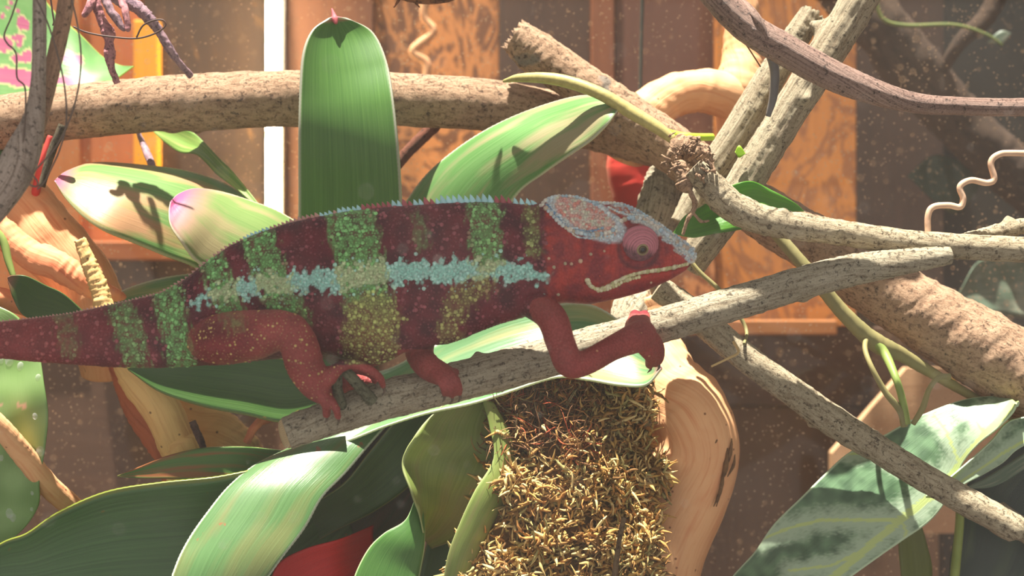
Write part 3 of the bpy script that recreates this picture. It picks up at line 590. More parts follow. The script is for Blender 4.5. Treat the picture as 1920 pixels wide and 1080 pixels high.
B6 = leaf_mat('brom_glossy', lin(62, 100, 56), lin(84, 126, 72), trans=.15, rim=lin(120, 130, 50), rough=.26, blot=lin(120, 110, 50))
B7 = leaf_mat('brom_white', lin(98, 146, 94), lin(128, 168, 120), streak=lin(226, 196, 140), samt=.5, trans=.3, tip=lin(214, 150, 160), tipw=.04, rim=lin(220, 225, 200), rough=.3)
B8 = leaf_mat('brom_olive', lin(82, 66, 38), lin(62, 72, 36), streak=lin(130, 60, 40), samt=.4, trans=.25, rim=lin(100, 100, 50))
B9 = leaf_mat('brom_sheath', lin(128, 150, 76), lin(156, 172, 94), streak=lin(170, 148, 110), samt=.35, trans=.3, rim=lin(170, 180, 120), rough=.4)
br = empty('bromeliad', P(600, 900, .03), 'large bromeliad whose broad strap leaves radiate behind the reptile', 'bromeliad')
leaf('leaf', [(558, 560, .03), (560, 400, .02), (560, 260, .012), (562, 170, .012), (568, 100, .014), (585, 58, .018), (612, 38, .022), (626, 34, .023)],
     [(760, 560, .03), (754, 400, .02), (748, 290, .013), (738, 190, .014), (725, 115, .022), (700, 62, .028), (660, 38, .027), (632, 34, .023)], B1, br, 'upright broad green leaf with pink tip', nu=150, nv=24, cup=.10, teeth=.006, t=.001)
tube('leaf_spine', [(630, 44, .0225, 3), (628, 36, .0232, 6), (626, 28, .0236, 4), (622, 16, .024, 1)], plain_mat('spine_pink', lin(225, 120, 120), lin(200, 90, 110)), br, seg=10, step=2)
leaf('leaf', [(700, 520, 0.0800), (740, 420, 0.0700), (790, 340, 0.0600), (850, 285, 0.0500), (920, 240, 0.0400), (1000, 205, 0.0350), (1080, 182, 0.0200), (1130, 183, 0.0100), (1164, 196, 0.0000)],
     [(900, 520, 0.0440), (930, 440, 0.0340), (970, 365, 0.0240), (1020, 325, 0.0140), (1070, 290, 0.0040), (1110, 262, -0.0010), (1140, 232, -0.0040), (1155, 212, -0.0020), (1166, 198, 0.0000)], B3, br, 'pale green leaf arching to the upper right', nu=130, nv=20, cup=-.08, teeth=.008, t=.0009)
leaf('leaf', [(520, 620, .05), (470, 510, .045), (420, 480, .04), (380, 470, .04), (560, 430, .04)][:2]+[(490, 400, 0.0600), (430, 350, 0.0550), (350, 322, 0.0500), (260, 310, 0.0480), (180, 306, 0.0437), (130, 320, 0.0309), (104, 336, 0.0180)],
     [(480, 640, 0.0400), (420, 560, 0.0350), (370, 505, 0.0250), (310, 480, 0.0200), (250, 455, 0.0150), (200, 435, 0.0100), (160, 410, 0.0113), (125, 375, 0.0147), (102, 340, 0.0180)], B2, br, 'broad pale leaf with pink-tan streaks reaching left', nu=130, nv=22, cup=-.10, teeth=.006, t=.0009)
leaf('leaf', [(640, 560, 0.0600), (590, 450, 0.0500), (530, 402, 0.0420), (470, 378, 0.0380), (410, 360, 0.0350), (365, 355, 0.0275), (335, 365, 0.0163), (320, 377, 0.0050)],
     [(560, 640, 0.0220), (480, 560, 0.0120), (400, 510, 0.0040), (365, 488, 0.0000), (340, 455, -0.0030), (320, 425, -0.0010), (316, 400, 0.0020), (319, 379, 0.0050)], B2b, br, 'short pale leaf with magenta tip', nu=90, nv=22, cup=-.14, teeth=.006, t=.0009)
leaf('leaf', [(560, 560, 0.0700), (470, 520, 0.0500), (400, 513, 0.0350), (340, 516, 0.0300), (280, 528, 0.0300), (225, 548, 0.0225), (175, 580, 0.0112), (155, 590, 0.0000)],
     [(560, 690, 0.0400), (460, 670, 0.0200), (400, 660, 0.0050), (340, 650, 0.0000), (280, 640, 0.0000), (225, 625, 0.0000), (180, 605, 0.0000), (157, 592, 0.0000)], B7, br, 'whitish green leaf just above the tail', nu=90, nv=16, cup=.05, teeth=.006, t=.0009)
leaf('leaf', [(560, 640, 0.0450), (640, 700, 0.0400), (720, 695, 0.0350), (800, 655, 0.0310), (880, 618, 0.0290), (960, 588, 0.0290), (1050, 570, 0.0290), (1110, 572, 0.0226), (1160, 600, 0.0131), (1210, 650, 0.0015), (1238, 688, -0.0120)],
     [(560, 840, 0.0100), (640, 830, 0.0050), (720, 800, 0.0000), (800, 775, -0.0020), (880, 758, -0.0020), (940, 740, -0.0020), (1040, 708, -0.0040), (1100, 712, -0.0060), (1160, 722, -0.0080), (1210, 722, -0.0100), (1240, 692, -0.0120)], B7, br, 'whitish green leaf passing under the belly and perch', nu=140, nv=22, cup=.12, teeth=.006, t=.0009)
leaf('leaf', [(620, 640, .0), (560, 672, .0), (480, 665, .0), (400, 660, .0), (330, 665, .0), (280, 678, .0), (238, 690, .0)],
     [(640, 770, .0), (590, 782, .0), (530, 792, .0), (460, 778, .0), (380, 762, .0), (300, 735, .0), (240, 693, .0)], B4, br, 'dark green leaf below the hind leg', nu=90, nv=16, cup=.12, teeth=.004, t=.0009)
leaf('leaf', [(640, 850, .03), (540, 845, .02), (460, 838, .01), (380, 840, .005), (310, 856, .003), (260, 876, .003), (220, 892, .003)],
     [(640, 930, .03), (540, 925, .02), (460, 905, .01), (400, 900, .005), (330, 898, .003), (270, 897, .003), (221, 894, .003)], leaf_mat('brom_redstreak', lin(70, 108, 50), lin(92, 128, 62), streak=lin(170, 76, 50), samt=.7, trans=.2, rough=.35), br, 'dark pointed leaf with a reddish streak', nu=80, nv=14, cup=.08, t=.0009)
leaf('leaf', [(640, 800, 0.0300), (560, 868, 0.0120), (480, 880, 0.0000), (400, 895, -0.0040), (300, 905, -0.0060), (200, 922, -0.0080), (110, 960, -0.0100), (50, 1000, -0.0100), (0, 1020, -0.0100), (-80, 1080, -0.0100)],
     [(700, 1080, 0.0320), (620, 1160, 0.0140), (520, 1220, 0.0020), (400, 1240, -0.0020), (300, 1240, -0.0040), (200, 1230, -0.0060), (110, 1215, -0.0082), (40, 1190, -0.0088), (-20, 1160, -0.0094), (-84, 1084, -0.0100)], B6, br, 'big dark glossy leaf across the bottom left corner', nu=130, nv=26, cup=.14, teeth=.003, t=.001)
leaf('leaf', [(640, 760, 0.0300), (590, 808, 0.0200), (540, 842, 0.0100), (480, 872, 0.0020), (430, 912, -0.0060), (390, 960, -0.0130), (355, 1010, -0.0190), (330, 1060, -0.0250), (318, 1110, -0.0280), (330, 1190, -0.0300)],
     [(820, 700, 0.0340), (775, 750, 0.0240), (735, 788, 0.0140), (700, 826, 0.0060), (650, 885, -0.0020), (605, 932, -0.0090), (572, 990, -0.0150), (530, 1045, -0.0210), (480, 1110, -0.0240), (400, 1190, -0.0260)], B5, br, 'bright glossy strap leaf bending down at the bottom', nu=150, nv=26, cup=-.07, teeth=.008, t=.001)
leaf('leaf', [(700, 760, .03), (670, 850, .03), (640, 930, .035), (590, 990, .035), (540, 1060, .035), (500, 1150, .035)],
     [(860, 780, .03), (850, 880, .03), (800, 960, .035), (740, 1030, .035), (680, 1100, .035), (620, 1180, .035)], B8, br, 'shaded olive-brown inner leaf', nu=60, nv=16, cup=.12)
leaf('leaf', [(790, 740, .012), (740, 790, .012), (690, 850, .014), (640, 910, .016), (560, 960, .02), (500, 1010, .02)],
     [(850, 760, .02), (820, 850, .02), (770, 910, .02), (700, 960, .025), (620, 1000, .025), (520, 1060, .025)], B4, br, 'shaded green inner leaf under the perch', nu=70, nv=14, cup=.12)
leaf('leaf', [(830, 760, .0), (790, 800, -.006), (764, 838, -.01), (758, 880, -.012), (768, 920, -.012), (784, 960, -.01), (795, 1000, -.008)],
     [(960, 745, .01), (958, 800, .008), (965, 850, .006), (930, 900, .006), (900, 960, .008), (850, 1010, .012), (812, 1030, .014)], B9, br, 'yellow-green cupped inner leaf beside the moss', nu=80, nv=22, cup=.16, wav=.08, seed=3)
leaf('leaf', [(905, 750, .0), (918, 800, -.002), (925, 860, -.006), (890, 920, -.012), (862, 980, -.014), (840, 1040, -.014), (828, 1110, -.012)],
     [(925, 755, .0), (955, 810, .0), (964, 850, .0), (960, 910, -.002), (930, 970, -.006), (895, 1040, -.01), (870, 1110, -.01)], B9, br, 'yellow-green leaf trailing down left of the moss', nu=80, nv=16, cup=-.15, seed=4)
leaf('leaf', [(780, 930, -.004), (760, 975, -.008), (720, 1000, -.01), (690, 1030, -.01), (665, 1080, -.01), (650, 1140, -.01)],
     [(792, 950, -.004), (796, 990, -.006), (795, 1030, -.008), (788, 1070, -.008), (780, 1110, -.01), (770, 1160, -.01)], leaf_mat('brom_green2', lin(70, 118, 54), lin(96, 142, 70), trans=.25, rim=lin(190, 215, 160)), br, 'small green leaf at the bottom centre', nu=60, nv=14, cup=-.1, seed=5)
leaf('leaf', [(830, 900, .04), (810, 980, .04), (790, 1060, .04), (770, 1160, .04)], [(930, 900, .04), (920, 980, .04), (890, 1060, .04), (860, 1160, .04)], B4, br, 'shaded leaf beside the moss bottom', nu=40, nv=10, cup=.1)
RB = leaf_mat('bract_red', lin(232, 34, 30), lin(200, 22, 22), trans=.35, rough=.4)
leaf('bract', [(700, 985, .02), (640, 1010, .0), (570, 1030, -.005), (520, 1060, -.005), (500, 1120, -.005)], [(720, 1060, .02), (650, 1090, .0), (600, 1120, -.005), (560, 1150, -.005), (520, 1170, -.005)], RB, br, 'scarlet bract at the heart of the rosette', nu=50, nv=14, cup=.15)
tube('core', [(640, 640, .05, 60), (650, 800, .06, 80), (650, 1000, .06, 90), (650, 1700, .06, 90)], B8, br, 'dark leaf base', seg=24, step=20)

# other leaves
vl = leaf_mat('leaf_stripe', lin(96, 140, 60), lin(150, 182, 90), streak=lin(190, 205, 120), samt=.8, trans=.35)
leaf('striped_leaf', [(285, 240, .09), (330, 236, .08), (365, 250, .07), (400, 285, .06), (430, 315, .05), (460, 350, .045), (490, 388, .04)],
     [(285, 244, .09), (310, 268, .08), (335, 284, .07), (370, 290, .06), (405, 325, .05), (440, 352, .045), (486, 392, .04)], vl, None, 'narrow striped leaf hanging down left of the lamp strip', 'leaf', nu=60, nv=12, fold=.12, wav=.15)
leaf('browned_leaf', [(165, 592, -.012), (120, 552, -.014), (85, 535, -.016), (50, 518, -.018), (25, 516, -.018), (14, 520, -.018)], [(165, 592, -.012), (130, 598, -.012), (80, 600, -.014), (45, 592, -.016), (25, 560, -.018), (15, 528, -.018)],
     leaf_mat('leaf_browned', lin(62, 92, 44), lin(84, 112, 52), tip=lin(150, 100, 80), tipw=.15, trans=.25), None, 'dark green leaf with a shrivelled brown tip above the tail', 'leaf', nu=50, nv=14, cup=.1)
tube('green_stalk', [(-20, 420, -.015, 7), (5, 450, -.015, 8), (16, 490, -.016, 7), (26, 520, -.017, 5)], GRN, None, 'short green stalk holding the browned leaf at the left edge', 'stalk', seg=12)
def pale_col(x, y):
    g = Vector(lin(128, 168, 92)[:3]); c = g.lerp(Vector(lin(160, 196, 126)[:3]), max(0, min(1, .5+noise.noise(Vector((x*.02, y*.02, 2)))*1.4)))
    for bx, by in ((0, 760), (34, 760), (46, 762)):
        if math.hypot(x-bx, y-by) < 4.5: c = Vector(lin(235, 190, 170)[:3])
    return (*c, 1)
leaf('pale_leaf', [(-60, 560, .012), (0, 575, .01), (40, 600, .008), (66, 650, .006), (80, 710, .004), (90, 770, .004), (84, 840, .006), (76, 900, .008), (72, 950, .01), (30, 1005, .012), (-40, 1040, .015)],
     [(-100, 600, .012), (-110, 650, .012), (-120, 700, .012), (-120, 750, .012), (-120, 800, .012), (-120, 850, .012), (-120, 900, .012), (-120, 940, .012), (-110, 980, .012), (-100, 1020, .012), (-60, 1045, .015)],
     leaf_mat('leaf_pale', lin(128, 168, 92), lin(170, 200, 130), attr=True, trans=.35, rough=.3, spec=.6), None, 'large pale green wet leaf along the lower left edge', 'leaf', nu=110, nv=50, wav=.05, colfn=pale_col)
leaf('small_bright_leaf', [(1262, 438, -.002), (1285, 405, -.002), (1320, 385, .0), (1365, 352, .0), (1410, 340, .0), (1450, 358, .0), (1490, 380, .0), (1508, 396, .0)],
     [(1262, 438, -.002), (1300, 445, -.002), (1340, 438, .0), (1380, 432, .0), (1410, 425, .0), (1440, 410, .0), (1480, 398, .0), (1508, 396, .0)],
     leaf_mat('leaf_bright', lin(70, 130, 40), lin(110, 180, 50), trans=.4, rough=.35), None, 'bright green wavy leaf behind the grey branch right of the head', 'leaf', nu=60, nv=12, wav=.25, cup=.1, seed=9)
leaf('tiny_lime_leaf', [(1378, 285, .012), (1386, 272, .012), (1398, 288, .012)], [(1378, 285, .012), (1386, 296, .012), (1398, 288, .012)], leaf_mat('leaf_lime', lin(180, 220, 60), lin(160, 205, 50)), None, 'tiny lime leaf between the two crossing sticks', 'leaf', nu=10, nv=6)
leaf('small_edge_leaf', [(-10, 280, .05), (10, 282, .05), (22, 290, .05)], [(-10, 305, .05), (5, 303, .05), (22, 290, .05)], B4, None, 'tiny leaf tip at the left edge under the thick branch', 'leaf', nu=10, nv=6)
DG = leaf_mat('leaf_deep', lin(46, 66, 56), lin(34, 52, 46), streak=lin(90, 110, 70), samt=.35, trans=.1, rough=.3)
leaf('deep_green_leaf', [(1960, 800, .05), (1900, 830, .05), (1840, 880, .05), (1800, 930, .05), (1790, 1000, .05), (1780, 1080, .05), (1790, 1180, .05)], [(2060, 900, .05), (2050, 950, .05), (2040, 1000, .05), (2000, 1060, .05), (1960, 1110, .05), (1900, 1160, .05), (1810, 1190, .05)], DG, None, 'very dark green leaf in the bottom right corner', 'leaf', nu=60, nv=16, cup=.1)
leaf('folded_pale_leaf', [(1810, 915, .03), (1850, 895, .03), (1890, 870, .03), (1930, 845, .03), (1990, 820, .03)], [(1812, 916, .03), (1850, 915, .03), (1880, 905, .03), (1930, 875, .03), (1990, 850, .03)], greyleaf, None, 'thin folded grey-green leaf below the narrow leaf lobe at right', 'leaf', nu=30, nv=8, fold=.1)
leaf('hanging_leaf', [(1690, 960, .05), (1685, 1020, .05), (1690, 1080, .05), (1700, 1180, .05)], [(1720, 960, .05), (1738, 1020, .05), (1748, 1080, .05), (1730, 1180, .05)], leaf_mat('leaf_yellowgreen', lin(110, 120, 50), lin(130, 140, 62)), None, 'narrow yellow-green leaf hanging under the veined leaf', 'leaf', nu=30, nv=10, fold=.15)

# alocasia with pale veins
veins = [[(1905, 748), (1870, 790), (1820, 845), (1770, 910), (1700, 965), (1640, 1015), (1560, 1085), (1500, 1140)],
         [(1690, 975), (1620, 975), (1540, 975), (1480, 990), (1430, 1010)], [(1770, 900), (1700, 880), (1640, 850), (1590, 850)],
         [(1800, 870), (1770, 800), (1750, 780), (1760, 760)], [(1620, 1030), (1560, 1060), (1480, 1070)],
         [(1690, 975), (1700, 1000), (1680, 1050)], [(1965, 800), (1880, 850), (1800, 905), (1750, 935)], [(1850, 815), (1830, 790), (1850, 765)]]
def seg_d(x, y, pl):
    best = 1e9
    for (ax, ay), (bx, by) in zip(pl[:-1], pl[1:]):
        dx, dy = bx-ax, by-ay; t = max(0, min(1, ((x-ax)*dx+(y-ay)*dy)/(dx*dx+dy*dy))); best = min(best, math.hypot(x-ax-t*dx, y-ay-t*dy))
    return best
def alo_col(x, y):
    n1 = noise.noise(Vector((x*.05, y*.05, 1))); n2 = noise.noise(Vector((x*.22, y*.22, 2)))
    dk = Vector(lin(58, 90, 62)[:3]); gn = Vector(lin(104, 140, 102)[:3]); wh = Vector(lin(180, 200, 172)[:3]); yl = Vector(lin(206, 220, 128)[:3])
    c = dk.lerp(gn, max(0, min(1, .5+n1*1.3)))
    dm = seg_d(x, y, veins[0]); d = min([dm*.62]+[seg_d(x, y, v)*(1 if k else .8) for k, v in enumerate(veins[1:])])
    k = max(0, min(1, (27+10*n2+8*n1-d)/18)); c = c.lerp(wh, k)
    if dm < 7+2*n2 or d < 2.5: c = c.lerp(yl, .8)
    # outer blade margin is pale too
    return (*c, 1)
alm = leaf_mat('alocasia', lin(80, 110, 80), lin(150, 180, 140), attr=True, trans=.22, rough=.36, rim=lin(205, 225, 190), su=8)
al = empty('alocasia', P(1640, 1200, .0), 'arrow-shaped green leaf with broad whitish veins at lower right', 'plant')
V1, F1, U1 = strip_geo([(1908, 748, 0.0230), (1870, 745, 0.0230), (1800, 753, 0.0220), (1720, 782, 0.0200), (1650, 820, 0.0180), (1590, 850, 0.0160), (1545, 890, 0.0140), (1500, 935, 0.0120), (1450, 985, 0.0100), (1415, 1035, 0.0080), (1370, 1085, 0.0060), (1330, 1150, 0.0060)],
    [(1909, 752, .005), (1900, 775, .005), (1870, 805, .006), (1835, 832, .008), (1805, 868, .01), (1790, 905, .01), (1770, 945, .008), (1740, 980, .006), (1690, 1015, .004), (1640, 1050, .0), (1570, 1100, -.004), (1440, 1190, -.01)], nu=170, nv=60, cup=.0, fold=-.05, wav=.04)
V2, F2, U2 = strip_geo([(1735, 930, .0085), (1775, 900, .0085), (1820, 862, .009), (1860, 825, .01), (1885, 795, .01), (1915, 783, .012), (1990, 775, .014)],
    [(1750, 965, .0085), (1800, 915, .009), (1840, 892, .0095), (1880, 868, .01), (1905, 845, .01), (1940, 825, .012), (1990, 800, .014)], nu=90, nv=20, cup=.1)
V, F, U = join_geo([thicken(V1, F1, U1, .0008), thicken(V2, F2, U2, .0008)])
cols = [alo_col(960+v.x/s_of(v.y), 540-(v.z-CZ)/s_of(v.y)) for v in V]
link('leaf', mesh_from(V, F, U, cols=cols), alm, al)
tube('petiole', [(1790, 890, .014, 7), (1800, 960, .03, 8), (1790, 1080, .04, 9), (1760, 1400, .05, 10), (1750, 1700, .05, 10)], GRN, al, seg=12, step=12)

# ------------------------------------------------------------------ moss mound
def build_moss():
    core = []
    r = random.Random(11)
    core_pts = [(1075, 700, .02, 80), (1072, 760, .018, 118), (1070, 850, .012, 138), (1052, 950, .006, 142), (1035, 1050, .0, 148), (1030, 1200, .0, 155), (1030, 1750, .0, 160)]
    V, F, U = tube_geo(core_pts, seg=64, step=8, rough=.10, rfreq=1.2, seed=31, flat=.42, cap0='round')
    cols = []
    for v in V:
        n1 = noise.noise(v*120); c = Vector(lin(58, 40, 26)[:3]).lerp(Vector(lin(96, 70, 40)[:3]), max(0, min(1, .5+n1))); cols.append((*c, 1))
    pts = catmull([p[:4] for p in core_pts[:6]], 200)
    strands = []
    pal = [lin(214, 178, 108), lin(190, 150, 84), lin(222, 192, 128), lin(160, 120, 70), lin(170, 162, 106), lin(120, 88, 54), lin(228, 204, 144), lin(196, 140, 80)]
    pal2 = [lin(150, 100, 60), lin(96, 64, 48), lin(190, 140, 90), lin(70, 54, 44), lin(160, 120, 90), lin(170, 70, 50), lin(140, 134, 100)]
    off = len(V)
    cnt = 0
    NS = 14000
    while cnt < NS:
        q = pts[min(199, int(r.random()**.9*200))]
        th = r.uniform(math.pi*.5, math.pi*1.5)+r.gauss(0, .25)
        s = s_of(q[2]); C = P(q[0], q[1], q[2]); R = q[3]*s
        d = Vector((math.sin(th), math.cos(th)*.42, 0)); d.y = -abs(d.y)
        lump = 1+.10*noise.noise(Vector((d.x*3, C.z*60, 3)))
        base = C+d*R*lump
        base.z += r.uniform(-1, 1)*.004
        py = 540-(base.z-CZ)/s_of(base.y)
        lump2 = noise.noise(base*95+Vector((5, 5, 5)))
        if lump2 < -.1 and r.random() < (.9 if py > 830 else .4): continue
        cnt += 1
        out = Vector((d.x*.8, -.9, .15)).normalized()
        rooty = py < 860 and base.x < P(1120, 0, .0).x and r.random() < .75
        c = r.choice(pal2 if rooty else pal)
        dr = (out*.5+Vector((r.gauss(0, 1), r.gauss(0, .5)-.2, r.gauss(0, .9)))).normalized()
        L = r.uniform(.006, .016)*(1.4 if rooty else 1); rad = (r.uniform(.00018, .0004) if rooty else r.uniform(.00035, .0009))
        n = 7; p = base-out*.001+out*max(0, lump2)*.014; axis = Vector((r.gauss(0, 1), r.gauss(0, 1), r.gauss(0, 1))).normalized(); prev = None
        crv = r.uniform(.4, 1.25)
        for i in range(n):
            dr = (Matrix.Rotation(crv*r.uniform(.3, 1.2), 3, axis) @ dr).normalized()
            a = dr.orthogonal().normalized(); b = dr.cross(a)
            rr_ = rad*[.7, 1.0, 1.3, .8, 1.2, .8, .3][i]
            ring = []
            for k in range(4):
                t = k*math.pi/2; V.append(p+(a*math.cos(t)+b*math.sin(t)*.6)*rr_); U.append((0, 0)); cols.append(c); ring.append(len(V)-1)
            if prev:
                for k in range(4): F.append((prev[k], prev[(k+1) % 4], ring[(k+1) % 4], ring[k]))
            prev = ring; p = p+dr*L/n
    a = NT('moss'); at = a.n('Attribute'); at.attribute_name = 'Col'
    c = a.mix(a.ramp(a.noise(a.coord('Object'), 700, 3), [(.3, .0), (.75, .5)]), at.outputs['Color'], lin(140, 106, 60))
    a.l(c, a.b.inputs['Base Color']); a.b.inputs['Roughness'].default_value = .8; a.b.inputs['Specular IOR Level'].default_value = .15
    return link('sphagnum_moss', mesh_from(V, F, U, cols=cols), a.m, None, 'mound of curly golden-brown dried moss under the outstretched arm', 'moss', kind='stuff')
build_moss()
tube('dry_stalk', [(1170, 970, -.045, 5), (1160, 1020, -.045, 5), (1150, 1100, -.045, 6)], bark_mat('stalk_brown', lin(150, 125, 95), lin(120, 96, 72), lin(80, 60, 48)), None, 'thin upright brown stalk in front of the moss', 'stalk', seg=10)

# water drops on the pale leaf
dropm = NT('water'); dropm.b.inputs['Base Color'].default_value = (1, 1, 1, 1); dropm.b.inputs['Alpha'].default_value = .18; dropm.b.inputs['Roughness'].default_value = .05; dropm.b.inputs['Specular IOR Level'].default_value = 1.0
def drop_mesh(r):
    V = []; F = []
    for i in range(7):
        ph = i/6*math.pi*.5
        for j in range(16):
            t = j*math.pi/8; V.append(Vector((math.cos(t)*math.cos(ph)*r, -math.sin(ph)*r*.45, math.sin(t)*math.cos(ph)*r*1.15)))
    for i in range(6):
        for j in range(16): F.append((i*16+j, i*16+(j+1) % 16, (i+1)*16+(j+1) % 16, (i+1)*16+j))
    F.append(tuple(range(15, -1, -1))); return mesh_from(V, F)
bpy.context.view_layer.update()
plo = bpy.data.objects['pale_leaf']; me = plo.data
bt = BVHTree.FromPolygons([plo.location+v.co for v in me.vertices], [tuple(p.vertices) for p in me.polygons])
dm_ = drop_mesh(.0012); dm_.materials.append(dropm.m); r = random.Random(5); k = 0
while k < 16:
    x, y = r.uniform(2, 80), r.uniform(590, 985); o0 = Vector((0, -D, CZ)); hit = bt.ray_cast(o0, (P(x, y, 0)-o0).normalized())
    if hit[0] is None: continue
    o = bpy.data.objects.new('water_droplet', dm_); COL.objects.link(o); o.location = hit[0]+Vector((0, .0001, 0)); sc = r.uniform(.6, 1.7); o.scale = (sc, sc, sc*r.uniform(1, 1.3))
    props(o, 'clear water droplet clinging to the pale leaf at the left edge', 'droplet', 'water droplets on the pale leaf'); k += 1

# ------------------------------------------------------------------ chameleon
CY = -0.055
def build_chameleon():
    S = s_of(CY)
    top = np.array([(-420, 640), (-300, 622), (-150, 610), (0, 603), (60, 597), (130, 588), (200, 573), (260, 560), (300, 550), (345, 525), (380, 497), (430, 461), (480, 438), (540, 418), (600, 405), (660, 394), (720, 388), (780, 384), (840, 380), (900, 378), (950, 380), (1000, 384), (1012, 379), (1030, 369), (1054, 366), (1085, 369), (1110, 377), (1137, 380), (1164, 381), (1189, 390), (1220, 409), (1241, 424), (1268, 443), (1293, 460), (1303, 470), (1306, 478)], float)
    bot = np.array([(-420, 672), (-300, 672), (-150, 672), (0, 672), (60, 678), (130, 683), (200, 688), (260, 690), (300, 690), (345, 688), (430, 682), (500, 675), (560, 670), (611, 666), (650, 676), (700, 688), (725, 680), (760, 661), (808, 648), (839, 646), (874, 634), (900, 622), (940, 607), (980, 596), (1010, 588), (1035, 575), (1055, 568), (1107, 571), (1160, 560), (1207, 547), (1240, 533), (1262, 522), (1285, 508), (1296, 495), (1304, 486), (1306, 480)], float)
    wid = np.array([(-420, 16), (-150, 24), (0, 30), (200, 37), (350, 46), (450, 52), (600, 58), (750, 60), (880, 54), (960, 46), (1010, 42), (1060, 46), (1120, 50), (1170, 50), (1210, 44), (1250, 31), (1280, 20), (1298, 12), (1306, 3)], float)
    xs = np.r_[np.arange(-420, 1270, 5), np.arange(1270, 1306.5, 2)]
    V = []; F = []; seg = 48
    for x in xs:
        t = np.interp(x, top[:, 0], top[:, 1]); b = np.interp(x, bot[:, 0], bot[:, 1]); wd = np.interp(x, wid[:, 0], wid[:, 1])
        mid = (t+b)/2+ (b-t)*.06; hu = mid-t; hd = b-mid
        hd_f = min(1, max(0, (x-1000)/60))
        for j in range(seg):
            th = 2*math.pi*j/seg; sn, cs = math.sin(th), math.cos(th)
            h = hu if sn > 0 else hd
            yy = wd*math.copysign(abs(cs)**.72, cs)
            if sn > 0: yy *= 1-(.42 if hd_f == 0 else .42-.12*hd_f)*sn**2
            else: yy *= 1-.12*sn**2
            zz = mid-h*math.copysign(abs(sn)**.95, sn)
            V.append(Vector(((x-960)*S, CY+yy*S, CZ+(540-zz)*S)))
    n = len(xs)
    for i in range(n-1):
        for j in range(seg): F.append((i*seg+j, (i+1)*seg+j, (i+1)*seg+(j+1) % seg, i*seg+(j+1) % seg))
    F.append(tuple(range(seg))); F.append(tuple(reversed(range((n-1)*seg, n*seg))))
    parts = [(V, F, [(0, 0)]*len(V))]
    def limb(pts, **k):
        k.setdefault('seg', 20); k.setdefault('step', 3); k.setdefault('cap0', 'round'); k.setdefault('cap1', 'round')
        parts.append(tube_geo(pts, **k))
    # near fore limb: shoulder, elbow, wrist, mitten hand gripping the perch
    limb([(962, 562, -.054, 24), (1000, 572, -.060, 27), (1034, 596, -.066, 29), (1050, 640, -.070, 28), (1066, 680, -.071, 26)])
    limb([(1052, 650, -.071, 26), (1068, 682, -.071, 27), (1100, 679, -.068, 24), (1150, 652, -.060, 24), (1195, 632, -.050, 29), (1208, 625, -.046, 28)], flat=.9)
    limb([(1192, 640, -.050, 22), (1190, 615, -.044, 20), (1192, 598, -.036, 14), (1190, 590, -.029, 10), (1187, 592, -.022, 8)], seg=14, step=2)
    limb([(1205, 635, -.050, 20), (1204, 612, -.045, 18), (1208, 598, -.037, 12), (1209, 590, -.029, 10), (1210, 592, -.022, 8)], seg=14, step=2)
    limb([(1205, 632, -.048, 22), (1220, 640, -.044, 20), (1232, 655, -.040, 15), (1234, 672, -.034, 11), (1228, 682, -.028, 8)], seg=14, step=2)
    limb([(1200, 640, -.048, 18), (1212, 655, -.046, 16), (1220, 670, -.040, 12), (1218, 684, -.033, 9)], seg=14, step=2)
    # near hind limb
    limb([(385, 640, -.060, 46), (430, 634, -.066, 50), (480, 627, -.070, 47), (525, 618, -.073, 38), (552, 622, -.074, 30)])
    limb([(545, 612, -.074, 30), (560, 645, -.074, 36), (572, 685, -.072, 36), (590, 720, -.069, 30), (604, 738, -.066, 22)])
    limb([(590, 715, -.069, 28), (612, 708, -.070, 20), (636, 690, -.0715, 12), (660, 683, -.071, 10), (690, 692, -.070, 9), (712, 708, -.068, 8), (718, 724, -.064, 6)], seg=14, step=2)
    limb([(600, 712, -.066, 20), (640, 694, -.062, 11), (672, 694, -.06, 9), (696, 702, -.06, 8), (703, 716, -.058, 6)], seg=14, step=2)
    limb([(596, 730, -.069, 22), (606, 745, -.071, 14), (612, 760, -.070, 10), (612, 778, -.066, 8)], seg=14, step=2)
    limb([(600, 735, -.066, 18), (620, 752, -.070, 10), (630, 766, -.071, 8), (634, 782, -.068, 7)], seg=14, step=2)
    # far hind limb
    limb([(600, 620, -.046, 34), (632, 655, -.032, 30), (662, 680, -.026, 26), (666, 705, -.026, 22), (652, 730, -.032, 18)])
    limb([(655, 712, -.036, 16), (690, 716, -.034, 10), (725, 722, -.034, 8), (735, 732, -.034, 6)], seg=12, step=2)
    limb([(640, 720, -.036, 16), (622, 735, -.036, 10), (618, 752, -.034, 8)], seg=12, step=2)
    # far fore limb under the belly
    limb([(790, 590, -.050, 40), (787, 640, -.048, 30), (788, 668, -.050, 26), (806, 690, -.056, 25), (830, 702, -.061, 22), (845, 708, -.063, 18)])
    limb([(828, 696, -.062, 15), (846, 706, -.066, 12), (858, 722, -.066, 9), (861, 738, -.063, 7)], seg=12, step=2)
    limb([(820, 700, -.062, 14), (836, 712, -.067, 10), (846, 728, -.067, 8.5), (847, 742, -.064, 7)], seg=12, step=2)
    limb([(812, 700, -.060, 13), (824, 712, -.066, 9), (832, 728, -.067, 7.5), (833, 740, -.064, 6)], seg=12, step=2)
    limb([(840, 700, -.058, 13), (856, 700, -.050, 9), (862, 704, -.040, 8), (862, 716, -.034, 6)], seg=12, step=2)
    V, F, U = join_geo(parts)
    me = bpy.data.meshes.new('b'); me.from_pydata([tuple(v) for v in V], [], F)
    bm = bmesh.new(); bm.from_mesh(me); bmesh.ops.recalc_face_normals(bm, faces=bm.faces); bm.to_mesh(me); bm.free()
    tmp = bpy.data.objects.new('tmp', me); COL.objects.link(tmp)
